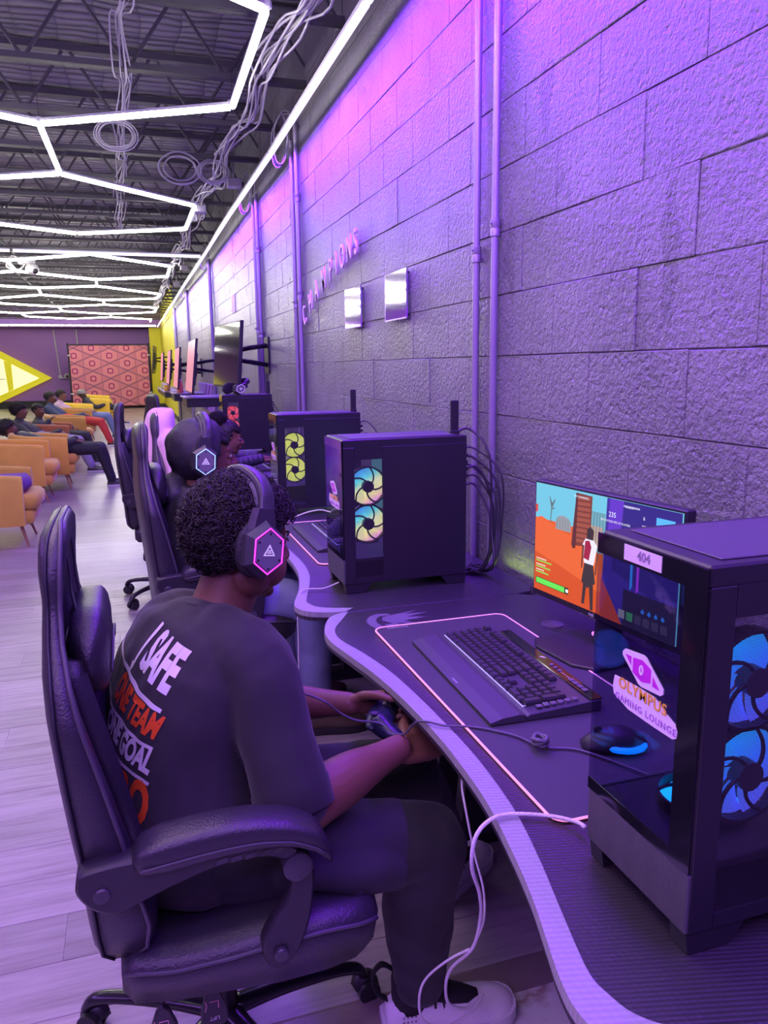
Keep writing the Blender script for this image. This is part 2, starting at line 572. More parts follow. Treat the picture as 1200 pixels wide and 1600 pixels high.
for r in range(10):
    for c in range(13):
        o = link('tile', tm, floor); o.location = (-4.35 + c * .45 + (r % 2) * .225 - .02, 1.43 - .225 * (r + 1), 0)
mb = MB(); mb.prism([(1.40, -.001), (1.425, .006), (1.485, .006), (1.50, -.001)], -9.2, WX, 'yz')
structure(mb.build('trim_1', mat('threshold_strip', (.22, .17, .16), .35, bump=.1)))

# ---- ceiling: deck with quilted insulation, bar joists
M_QUILT = mat('quilted_insulation', (.30, .28, .33), .5, bump=.12, bscale=25)
_g = G(M_QUILT); _p = _g.sep(pos(_g)); _n = _g.noise(pos(_g), 2.5, 2)
_yy = _g.m('ADD', _p[1], _g.m('MULTIPLY', _n, .10)); _xx = _g.m('ADD', _p[0], _g.m('MULTIPLY', _n, .10))
_a = _g.m('POWER', _g.m('ABSOLUTE', _g.m('SINE', _g.m('MULTIPLY', _yy, pi / .095))), .45)
_b = _g.m('POWER', _g.m('ABSOLUTE', _g.m('SINE', _g.m('MULTIPLY', _xx, pi / .26))), .30)
_h = _g.m('MULTIPLY', _a, _g.m('MULTIPLY_ADD', _b, .45, .55))
_bs = M_QUILT.node_tree.nodes['Principled BSDF']
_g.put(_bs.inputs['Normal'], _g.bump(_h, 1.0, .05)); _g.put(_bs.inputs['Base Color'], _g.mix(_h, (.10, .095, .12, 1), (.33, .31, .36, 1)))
M_JOIST = mat('dark_joist_steel', (.09, .085, .10), .5)
mb = MB(); mb.box(-9.2, -3.2, 3.72, WX + .2, 33.2, 3.9)
ceiling = structure(mb.build('ceiling', M_JOIST))
q = MB(); vs = []; fs = []
nx, ny = 250, 170
for j in range(ny + 1):
    for i in range(nx + 1):
        x = -4.4 + i * 5.6 / nx; y = 2.5 + j * 9.0 / ny
        u = x / .30; v = y / .125
        jit = noise.noise(Vector((x * 3, y * 3, 0))) * .6
        h = abs(sin(pi * (v + jit * .18))) ** .45 * (.55 + .45 * abs(sin(pi * (u + jit * .2 + .37 * int(v))))  ** .5)
        vs.append((x, y, 3.70 - .018 * h - .03 * noise.noise(Vector((x, y * 2, 3)))))
for j in range(ny):
    for i in range(nx):
        a = j * (nx + 1) + i; fs.append((a, a + nx + 1, a + nx + 2, a + 1))
q.add(vs, fs); qo = q.build('quilted_insulation', M_QUILT, ceiling, True); qo['kind'] = 'stuff'
qf = MB()
for k in range(64):
    y = 11.5 + k * .32
    qf.prism([(y, 3.71), (y + .05, 3.68), (y + .16, 3.67), (y + .27, 3.68), (y + .32, 3.71)], -9.2, WX, 'yz')
qo = qf.build('quilted_insulation', M_QUILT, ceiling, True); qo['kind'] = 'stuff'
# bar joists, 0.96 m apart
X0, X1, ZB, ZT = -7.6, WX, 3.22, 3.62
ch = MB(); ch.box(X0, -.035, 0, X1, -.005, .035); ch.box(X0, .005, 0, X1, .035, .035); ch.box(X0, -.036, 0, X1, .036, .005)
chord = bpy.data.meshes.new('bottom_chord'); chord.from_pydata(ch.v, [], ch.f); chord.materials.append(M_JOIST)
ct = MB(); ct.box(X0, -.04, 0, X1, .04, .045)
chordt = bpy.data.meshes.new('top_chord'); chordt.from_pydata(ct.v, [], ct.f); chordt.materials.append(M_JOIST)
rods = []
for s_ in (1, -1):
    r = MB(); r.cyl((0, 0, 0), (.27 * s_, 0, .40), .011, n=6)
    me = bpy.data.meshes.new('rod'); me.from_pydata(r.v, [], r.f); me.materials.append(M_JOIST); rods.append(me)
nj = 0; yj = 2.40
while yj < 30.5:
    j = bpy.data.objects.new('joist', None); COL.objects.link(j); j.parent = ceiling; j.location = (0, yj, ZB)
    a = link('bottom_chord', chord, j)
    a = link('top_chord', chordt, j); a.location = (0, 0, .40)
    if yj < 9:
        x = -2.3 + (nj % 2) * .1
        while x < X1 - .3:
            for s_ in (0, 1):
                o = link('rod', rods[s_], j); o.location = (x + (.03 if s_ else 0) + (.54 if s_ else 0), 0, .02)
            x += .58
    w_ = MB(); x = -7.4 if yj < 9 else X0
    lim = -2.4 if yj < 9 else X1 - .3
    while x < lim:
        for s_ in (1, -1):
            xx = x + (.57 if s_ < 0 else 0)
            w_.cyl((xx, 0, .02), (xx + .27 * s_, 0, .42), .011, n=5)
        x += .58
    wo = w_.build('web', M_JOIST, j)
    yj += .958; nj += 1
# wide bridging beam and diagonal bridging along the room
mb = MB(); mb.box(-1.9, 2.0, 3.24, -1.87, 31, 3.27); mb.box(-1.9, 2.0, 3.56, -1.87, 31, 3.59)
mb.build('bridging', M_JOIST, ceiling)

# ---- conduits on the wall
M_COND = mat('conduit_paint', (.33, .29, .38), .32, metal=.25, spec=.7)
def conduit(y, z0, z1, r, label, joint=None, bend=False, clamp=True):
    t = thing('electrical_conduit', label, 'conduit', (WX - r - .006, y, z0), group=None)
    m = MB(); pts = [(0, 0, 0), (0, 0, z1 - z0)]
    m.cyl(*pts, r, n=14); m.build('pipe', M_COND, t, True, 40)
    if joint:
        for jz in joint:
            c = MB(); c.lathe([(r * 1.02, -.028), (r * 1.28, -.026), (r * 1.28, -.004), (r * 1.15, 0), (r * 1.28, .004), (r * 1.28, .026), (r * 1.02, .028)], 14, (0, 0, jz - z0)); c.cyl((-r * 1.2, -.004, jz - z0 + .014), (-r * 1.75, -.004, jz - z0 + .014), .0035, n=6)
            c.build('coupling', M_COND, t, True, 40)
    return t
conduit(2.575, .0, 3.62, .0125, 'left pipe of the nearest conduit pair, its coupling a little lower', [1.83])
conduit(2.43, .70, 3.62, .0125, 'right pipe of the nearest conduit pair, ending just above the desk in a fitting', [1.895, .72])
conduit(5.68, .0, 3.02, .016, 'left pipe of the conduit pair beside the raised wall letters', [1.9])
conduit(5.52, .0, 3.08, .016, 'right pipe of the conduit pair, next to the first raised wall letter', [1.95, 2.6])
conduit(7.45, .0, 2.98, .018, 'left pipe of the conduit pair beside the large wall television', [1.8])
conduit(7.27, .0, 2.98, .018, 'right pipe of the conduit pair beside the large wall television', [1.75, 2.5])
conduit(11.6, .0, 2.98, .026, 'single conduit behind the large wall television')
conduit(16.2, .0, 2.98, .026, 'conduit behind the pair of pink patterned wall screens')
conduit(20.6, .0, 2.95, .026, 'farthest conduit, just before the yellow painted end of the wall')

# ---- light tubes
M_TUBE = mat('white_tube_glow', (1, 1, 1), .5, emit=(1.0, .96, .90), estr=17)
M_TUBE2 = mat('white_tube_glow_far', (1, 1, 1), .5, emit=(1.0, .97, .86), estr=38)
M_TUBEV = mat('violet_tube_glow', (1, 1, 1), .5, emit=(1.0, .90, 1.15), estr=1.25)
M_HOLD = mat('clear_tube_holder', (.7, .7, .75), .3)
HZ = 3.05
def tube_seg(parent, a, b, m=M_TUBE, r=.019):
    t = MB(); a = Vector(a); b = Vector(b); d = (b - a).normalized()
    t.tube([a + d * .02, b - d * .02], r, 10); t.build('light_tube', m, parent, True, 60)
    h = MB(); n = Vector((0, 0, 1)); s_ = d.cross(n).normalized()
    c = [a + d * .02, b - d * .02]
    h.loft([[p + s_ * .017 + n * .014, p - s_ * .017 + n * .014, p - s_ * .017 + n * .030, p + s_ * .017 + n * .030] for p in c])
    h.build('tube_channel', M_HOLD, parent)
def joint(parent, p):
    h = MB(); h.lathe([(.012, .0), (.026, .004), (.026, .034), (.012, .04)], 6, (p[0], p[1], p[2] + .004))
    h.build('corner_connector', M_HOLD, parent)
    w_ = MB(); w_.cyl((p[0], p[1], p[2] + .03), (p[0], p[1], 3.24), .0015, n=4)
    w_.build('hanging_wire', M_CABLEB, parent)
def honey(name, label, cols, segs, name_near=True):
    t = thing(name, label, 'light', (cols[list(cols)[0]][0], cols[list(cols)[0]][1], HZ))
    ox, oy = t.location.x, t.location.y
    L = {k: Vector((v[0] - ox, v[1] - oy, 0)) for k, v in cols.items()}
    for a, b in segs: tube_seg(t, L[a], L[b], M_TUBE if name_near else M_TUBE2)
    for k in L: 
        p = L[k]; h = MB(); h.lathe([(.012, .0), (.028, .004), (.028, .034), (.012, .04)], 6, (p.x, p.y, .004)); h.build('corner_connector', M_HOLD, t)
        w_ = MB(); w_.cyl((p.x, p.y, .03), (p.x, p.y, .19), .0015, n=4); w_.build('hanging_wire', M_CABLEB, t)
    return t
# regular honeycomb rows: the right-hand vertices are where the photograph shows them, the rest follows the comb
A = {'a': (.70, 3.84), 'b': (.72, 5.22), 'c': (-.46, 5.90), 'd': (-.44, 7.28), 'e': (.73, 8.32), 'f': (.73, 9.68), 'g': (-.49, 10.30),
     'h': (-1.65, 3.84), 'i': (-1.65, 5.24), 'j': (-1.65, 7.92), 'k': (-1.65, 9.62), 'l': (-2.85, 5.90), 'm': (-2.85, 7.28), 'n': (-.46, 3.15), 'o': (-.46, 1.8),
     '1': (.72, 1.12), '2': (.72, -.25), '3': (-.46, -.93), '4': (-1.65, -.25), '5': (-1.65, 1.12), '6': (-.46, -2.3), 'p': (-4.05, 5.24), 'q': (-4.05, 7.92), 'r': (-2.85, 10.30), 's': (-4.05, 9.62)}  # numbered corners continue the comb unseen overhead, added to brighten the near desk
honey('honeycomb_light', 'nearest honeycomb of white light tubes under the ceiling, before the straight crossing strip', A,
      ['ab', 'bc', 'cd', 'de', 'ef', 'fg', 'an', 'no', 'nh', 'hi', 'ic', 'dj', 'jk', 'kg', 'il', 'lm', 'mj', 'lp', 'mq', 'kr', 'qs', 'sr', 'o1', '12', '23', '34', '45', '5o', '36'])
B = {'a': (-.43, 12.04), 'b': (.72, 13.15), 'c': (.74, 14.58), 'd': (-.47, 15.36), 'e': (-.5, 16.5), 'f': (.75, 18.0), 'g': (.70, 19.1), 'h': (-.5, 19.75),
     'i': (-.48, 21.1), 'j': (.79, 21.95), 'k': (.79, 23.6), 'l': (-.44, 24.6), 'm': (-1.63, 13.0), 'n': (-1.66, 14.3), 'o': (-1.62, 17.1), 'p': (-1.7, 18.6),
     'q': (-2.85, 12.04), 'r': (-2.85, 15.3), 's': (-2.85, 16.5), 't': (-2.85, 19.75), 'u': (-4.05, 13.0), 'v': (-4.05, 14.3), 'w': (-4.05, 17.1), 'x': (-4.05, 18.6), 'y': (-1.65, 21.95), 'z': (-1.65, 23.6),
     '1': (-2.85, 21.1), '2': (-2.85, 24.6), '3': (-.44, 26.0), '4': (.78, 27.0), '5': (.78, 28.4), '6': (-1.65, 27.0), '7': (-4.05, 21.95), '8': (-4.05, 23.6), '9': (-2.85, 26.0)}
honey('honeycomb_light', 'far honeycomb of white light tubes, beyond the straight crossing strip', B,
      ['ab', 'bc', 'cd', 'de', 'ef', 'fg', 'gh', 'hi', 'ij', 'jk', 'kl', 'am', 'mn', 'nd', 'eo', 'op', 'ph', 'mq', 'qu', 'uv', 'vr', 'rn', 'rs', 'so', 'sw', 'wx', 'xt', 'tp', 'iy', 'yz', 'zl', 't1', '1y', '17', '78', '82', '2z', 'l3', '34', '45', '36', '29', '96'], False)
t = thing('led_strip', 'long violet glowing strip hung along the block wall from end to end', 'light', (1.05, 1.0, 2.94))
y = 0.0
while y < 28.4:
    L_ = min(2.4, 28.6 - y); tube_seg(t, (0, y, .01 * sin(y)), (0, y + L_, .01 * sin(y + L_)), M_TUBEV, .017)
    w_ = MB(); w_.cyl((0, y + .4, .02), (.0, y + .4, .29), .0015, n=4); w_.build('hanging_wire', M_CABLEB, t)
    y += L_
t = thing('led_strip', 'straight violet-white strip crossing the ceiling between the two honeycombs', 'light', (1.05, 11.33, 2.97))
x = 0
while x > -9: tube_seg(t, (x, 0, 0), (x - 2.4, 0, 0), M_TUBEV, .02); x -= 2.4
t = thing('led_strip', 'farthest strip along the purple soffit edge', 'light', (1.0, 29.4, 2.97))
x = 0
while x > -7: tube_seg(t, (x, 0, 0), (x - 2.4, 0, 0), M_TUBE2, .022); x -= 2.4

# ---- cable runs in the ceiling
def cables(label, path, n, spread, r=.006, seed=1, m=None, sag=.03):
    rnd = random.Random(seed); t = thing('cable_bundle', label, 'cables', path[0])
    m = m or mat('grey_cable', (.55, .52, .60), .45)
    p0 = Vector(path[0])
    for k in range(n):
        ox, oz = rnd.uniform(-spread, spread), rnd.uniform(-spread, spread) * .5
        pts = [Vector(p) - p0 + Vector((ox + rnd.uniform(-.03, .03), rnd.uniform(-.03, .03), oz + rnd.uniform(-sag, sag))) for p in path]
        c = MB(); c.tube(pts, r, 5, smooth=4); c.build('cable', m, t, True)
    return t
yy = [2.4 + .958 * k for k in range(30)]
path = []
for k in range(10):
    path += [(.12 - .015 * k, yy[k], 3.20), (.12 - .015 * k + (.02 if k % 2 else -.02), yy[k] + .48, 3.30)]
cables('pale cables looping over the joists above the middle of the first honeycomb', path, 7, .035, .005, 3)
path = []
for k in range(24): path += [(.93 - .012 * min(k, 9), yy[k], 3.20), (.90 - .012 * min(k, 9) + (.05 if k % 2 else -.03), yy[k] + .48, 3.15)]
cables('thick run of cables tied beside the wall strip', path, 9, .07, .0075, 5, sag=.05)
def coil(label, c, r, n, seed):
    rnd = random.Random(seed); t = thing('cable_coil', label, 'cables', c)
    for k in range(n):
        a0 = rnd.uniform(0, 6); rr = r * rnd.uniform(.75, 1.1); tilt = rnd.uniform(-.25, .25)
        pts = [(rr * cos(a0 + i * .5236), rnd.uniform(-.02, .02) + rr * .5 * tilt * sin(a0 + i * .52), rr * .72 * sin(a0 + i * .5236)) for i in range(12)]
        m_ = MB(); m_.tube(pts, .0045, 5, closed=True, smooth=3); m_.build('cable', mat('grey_cable'), t, True)
coil('coil of pale cable hooked over the joist behind the first honeycomb corner, left one', (.02, 6.22, 3.10), .14, 7, 3)
coil('coil of pale cable on the joist behind the first honeycomb corner, middle one', (.52, 7.15, 3.12), .17, 8, 4)
coil('right coil of pale cable on the joist, beside the cable run at the wall', (.80, 7.20, 3.12), .13, 6, 5)
for i, (x, y_) in enumerate([(.99, 7.3), (.80, 8.55), (.95, 13.4), (.97, 15.9)]):
    t = thing('junction_box', ['metal box where cables meet beside the near wall strip', 'metal box at the right corner of the second white hexagon', 'small metal box beyond the crossing strip', 'farther small metal box beyond the crossing strip'][i], 'box', (x, y_, 3.06))
    m_ = MB(); m_.cbox(-.06, -.06, -.035, .06, .06, .035, .004); m_.build('case', mat('box_metal', (.45, .42, .5), .4, metal=.5), t)
    m_ = MB(); m_.cbox(-.055, -.064, -.03, .055, -.06, .03, .001)
    for sx in (-.04, .04): m_.cyl((sx, -.064, .0), (sx, -.068, 0), .006, n=8)
    m_.build('cover', mat('box_metal'), t)
    m_ = MB(); m_.cyl((0, 0, .035), (0, 0, .17), .008, n=8); m_.build('nipple', mat('box_metal'), t)
for i, (y_, n_) in enumerate([(5.6, 3), (7.36, 3), (11.6, 2), (16.2, 2)]):
    t = thing('wire_loop', ['wires looping out of the tops of the conduits by the wall letters', 'wires looping out of the conduit tops beside the large television', 'wires looping out of the conduit behind the television', 'wires looping out of the conduit behind the pink screens'][i], 'cables', (1.17, y_, 3.02))
    for k in range(n_):
        s_ = random.Random(k + i); a = .06 + .05 * k
        m_ = MB(); m_.tube([(0, -.08 + .16 * (k % 2), -.02), (-.01, -.08, .10), (-.05, -.02 + a, .16), (-.10, .05 + a, .06), (-.10, .03 + a, -.14), (-.05, -.02 + a, -.16), (-.03, .0, .02), (-.06, .1, .2)], .004, 5, smooth=5)
        m_.build('wire', M_CABLEB if k % 2 else mat('grey_cable'), t, True)
# security camera / projector under the first hexagons of the far comb
t = thing('ceiling_camera', 'white dome camera hanging below the far honeycomb on the left', 'camera', (-1.42, 13.6, 3.02))
M_CW = mat('white_plastic', (.8, .8, .82), .4)
m_ = MB(); m_.lathe([(.01, .18), (.10, .16), (.13, .10), (.12, .06), (.01, .05)], 20); m_.build('mount', M_CW, t, True, 40)
m_ = MB(); m_.ell((.08, -.05, -.02), (.10, .10, .09)); m_.build('dome', M_CW, t, True)
m_ = MB(); m_.ell((.13, -.12, -.06), (.04, .04, .04)); m_.build('lens', M_BLACKG, t, True)
for k in range(2):
    m_ = MB(); m_.tube([(-.05, 0, .1), (-.2, .0 + .1 * k, .18), (-.3, .05, .02), (-.12, .05, -.02), (-.02, .0, .06)], .01, 6, smooth=4); m_.build('cable', M_CW, t, True)

# ================================================================== GAMING DESKS
def ribbed(name, c1, c2, rough, scale, metal=0.0):
    m = mat(name, c1, rough, metal); g = G(m); b = m.node_tree.nodes['Principled BSDF']
    xyz = g.sep(pos(g))
    w1 = g.m('SINE', g.m('MULTIPLY', g.m('ADD', xyz[1], g.m('MULTIPLY', xyz[0], .25)), scale))
    w2 = g.m('SINE', g.m('MULTIPLY', g.m('ADD', xyz[0], g.m('MULTIPLY', xyz[1], .1)), scale * .8))
    f = g.m('ADD', g.m('MULTIPLY', w1, .5), g.m('MULTIPLY', w2, .15))
    g.put(b.inputs['Base Color'], g.mix(g.m('MULTIPLY_ADD', f, .5, .5), (*c1, 1), (*c2, 1)))
    g.put(b.inputs['Normal'], g.bump(f, .35, .002))
    return m
M_DTOP = ribbed('carbon_desk_top', (.022, .020, .027), (.044, .040, .050), .38, 900)
M_DBAND = ribbed('grey_edge_band', (.27, .27, .28), (.38, .38, .39), .45, 700)
M_DEDGE = mat('black_edge', (.02, .02, .024), .4)
FRONT = [(.538, 1.553), (.492, 1.521), (.455, 1.43), (.446, 1.34), (.466, 1.22), (.490, 1.09), (.507, .94), (.515, .77), (.513, .64), (.505, .52), (.486, .40), (.464, .294), (.442, .215), (.426, .157), (.420, .11), (.430, .065), (.460, .03), (.51, .006), (.55, 0)]
INNER = [(.556, 1.553), (.520, 1.49), (.482, 1.42), (.474, 1.34), (.505, 1.22), (.530, 1.09), (.543, .94), (.550, .77), (.550, .64), (.538, .49), (.515, .37), (.490, .27), (.470, .19), (.462, .147), (.466, .12), (.476, .09), (.500, .065), (.54, .045), (.58, .03)]
def fine(pts, k=4):
    p, _ = crom([Vector((a, b, 0)) for a, b in pts], [0] * len(pts), k); return [(v.x, v.y) for v in p]
def desk(y0, length, label, logo=True):
    s = length / 1.553
    t = thing('gaming_desk', label, 'desk', (.5, y0, 0))
    F = [(x - .5, y * s) for x, y in fine(FRONT)]; I = [(x - .5, y * s) for x, y in fine(INNER)]
    back = [(.61, 0), (.655, .01), (.68, .05), (.68, length - .13), (.665, length - .05), (.60, length)]
    m = MB(); m.prism((F + back)[::-1], .722, .7485, 'xy', bev=.002); m.build('table_top', M_DTOP, t)
    m = MB(); n = len(F)
    vs = [(x, y, .7505) for x, y in F] + [(x, y, .7505) for x, y in I] + [(x - .0015, y, .735) for x, y in F] + [(x, y, .7475) for x, y in I]
    fs = []
    for i in range(n - 1):
        fs.append((i, i + 1, n + i + 1, n + i)); fs.append((i, 2 * n + i, 2 * n + i + 1, i + 1)); fs.append((n + i, n + i + 1, 3 * n + i + 1, 3 * n + i))
    m.add(vs, fs); m.build('edge_band', M_DBAND, t)
    if logo:
        lm = mat('desk_emblem', (.16, .14, .20), .5)
        g_ = MB(); cx, cy = .155, length - .10
        k = 20
        arc = [(cx - .02 + .055 * cos(a), cy - .02 + .075 * sin(a)) for a in [radians(60 + i * 230 / k) for i in range(k + 1)]]
        arc2 = [(cx - .012 + .036 * cos(a), cy - .02 + .055 * sin(a)) for a in [radians(60 + i * 230 / k) for i in range(k + 1)]]
        for i in range(k): g_.add([(*arc[i], .7490), (*arc[i + 1], .7490), (*arc2[i + 1], .7490), (*arc2[i], .7490)], [(0, 1, 2, 3)])
        for pl in ([(-.02, .03), (.10, .06), (.05, .035), (.12, .03), (.05, .01), (.10, -.01), (.03, -.02), (.05, -.05), (-.01, -.03), (-.03, 0)], [(-.035, -.035), (0, -.03), (.01, -.06), (-.025, -.065)]):
            g_.add([(cx + x, cy + y - .005, .7490) for x, y in pl], [tuple(range(len(pl)))])
        g_.build('emblem', lm, t)
    for yy_ in ((.0 + .10), length - .10):
        l = MB(); l.cbox(.22, yy_ - .035, 0, .62, yy_ + .035, .05, .006); l.build('foot', M_STEEL, t)
        l = MB(); l.prism([(.36, .05), (.44, .05), (.50, .68), (.56, .70), (.56, .722), (.16, .722), (.16, .695), (.42, .68)], yy_ - .028, yy_ + .028, 'xz'); l.build('leg', M_STEEL, t)
    l = MB(); l.cbox(.46, .12, .62, .50, length - .12, .68, .004); l.build('cross_bar', M_STEEL, t)
    g_ = MB(); g_.lathe([(.030, .7485), (.030, .7505), (.021, .7505), (.021, .7492), (.001, .7492)], 24, (.555, length * .81, 0)); g_.build('cable_grommet', mat('grommet', (.12, .08, .16), .35), t, True, 40)
    return t
desk(.52, 1.553, 'nearest black curved desk with a grey ribbed edge, under the large keyboard')
desk(2.078, 1.37, 'second black curved desk from the camera, under the computer with two rainbow-lit fans')
desk(3.452, 1.50, 'third black curved desk, under the computer with yellow-lit fans', False)
desk(4.956, 1.38, 'fourth black curved desk, mostly hidden behind the yellow-lit computer', False)
desk(6.34, 1.50, 'farthest black curved desk, under the computer with red-lit fans', False)

# ================================================================== COMPUTERS
def mesh_mat():
    m = mat('perforated_mesh', (.03, .028, .035), .5); g = G(m); nt = m.node_tree; b = nt.nodes['Principled BSDF']
    xyz = g.sep(g.obj())
    p = .0021
    a = g.m('FRACT', g.m('DIVIDE', xyz[0], p)); row = g.m('FLOOR', g.m('DIVIDE', xyz[2], p))
    a = g.m('FRACT', g.m('ADD', g.m('DIVIDE', xyz[0], p), g.m('MULTIPLY', row, .5))); c = g.m('FRACT', g.m('DIVIDE', xyz[2], p))
    d = g.m('SQRT', g.m('ADD', g.m('POWER', g.m('SUBTRACT', a, .5), 2.0), g.m('POWER', g.m('SUBTRACT', c, .5), 2.0)))
    g.put(b.inputs['Alpha'], g.m('GREATER_THAN', d, .40))
    return m
M_MESH = mesh_mat()
M_CASE = mat('case_black', (.021, .019, .027), .34, bump=.06, bscale=400, spec=.55)
M_CASETOP = mat('case_top_dust_filter', (.075, .07, .085), .45, bump=.1, bscale=500)
M_GRILLE = ribbed('grille_grey', (.060, .058, .068), (.11, .105, .12), .42, 1800)
def smoke_glass(name, tint, rough=.02):
    m = bpy.data.materials.new(name); m.use_nodes = True; nt = m.node_tree; nt.nodes.clear()
    g = G(m); out = g.n('ShaderNodeOutputMaterial')
    tr = g.n('ShaderNodeBsdfTransparent'); tr.inputs[0].default_value = (*tint, 1)
    gl = g.n('ShaderNodeBsdfGlossy'); gl.inputs['Roughness'].default_value = rough; gl.inputs[0].default_value = (.9, .9, 1, 1)
    fr = g.n('ShaderNodeLayerWeight'); fr.inputs[0].default_value = .5
    mx = g.n('ShaderNodeMixShader'); g.put(mx.inputs[0], g.m('MULTIPLY_ADD', g.m('POWER', fr.outputs['Facing'], 4.0), .55, .035)); g.put(mx.inputs[1], tr.outputs[0]); g.put(mx.inputs[2], gl.outputs[0])
    nt.links.new(mx.outputs[0], out.inputs[0]); return m
M_SMOKE = smoke_glass('smoked_glass', (.68, .66, .78))
M_SMOKE2 = smoke_glass('clear_side_glass', (.93, .93, .97))

def blade_mat(name, cols, strength, axis='xz'):
    m = bpy.data.materials.new(name); m.use_nodes = True; g = G(m); b = m.node_tree.nodes['Principled BSDF']
    xyz = g.sep(g.obj())
    f = g.m('MULTIPLY_ADD', g.m('ADD', g.m('MULTIPLY', xyz[0], .45), g.m('MULTIPLY', xyz[2], -.8)), 9.0, .5)
    c = g.ramp(f, cols)
    g.put(b.inputs['Base Color'], c); g.put(b.inputs['Emission Color'], c); b.inputs['Emission Strength'].default_value = strength
    b.inputs['Roughness'].default_value = .4
    return m
def fan_parts(parent, c, R, bm, rings=True):
    """120 mm fan facing -y, centred at c"""
    f = bpy.data.objects.new('fan', None); COL.objects.link(f); f.parent = parent; f.location = c
    m = MB(); n = 32
    fr = [[(R * 1.06 * cos(a), 0, R * 1.06 * sin(a)), (R * 1.06 * cos(a), .022, R * 1.06 * sin(a)), (R * .99 * cos(a), .022, R * .99 * sin(a)), (R * .99 * cos(a), 0, R * .99 * sin(a))] for a in [2 * pi * i / n for i in range(n)]]
    m.loft(fr, False, True); m.build('fan_frame', M_BLACK, f)
    b = MB()
    for k in range(7):
        a0 = 2 * pi * k / 7
        rows = []
        for i in range(7):
            r = R * (.30 + .67 * i / 6)
            tw = .35 * i / 6
            rows.append([(r * cos(a0 + tw + .97 * j / 5), .010 + .006 * j / 5, r * sin(a0 + tw + .97 * j / 5)) for j in range(6)])
        vs = [p for r_ in rows for p in r_]; fs = [(i * 6 + j, i * 6 + j + 1, i * 6 + j + 7, i * 6 + j + 6) for i in range(6) for j in range(5)]
        b.add(vs, fs)
    b.build('fan_blades', bm, f, True)
    s = MB()
    for k in range(5):
        a0 = 2 * pi * k / 5 + .4
        s.tube([(R * q * cos(a0 + q * 1.05), -.002, R * q * sin(a0 + q * 1.05)) for q in (.28, .45, .62, .8, 1.0)], .0026, 6, smooth=3)
    s.build('fan_struts', M_BLACK, f, True)
    h = MB(); h.cyl((0, -.006, 0), (0, .012, 0), R * .31, n=24); h.build('fan_hub', mat('hub', (.05, .048, .06), .35), f, True, 40)
    return f
WT, DP, HT = .205, .41, .482
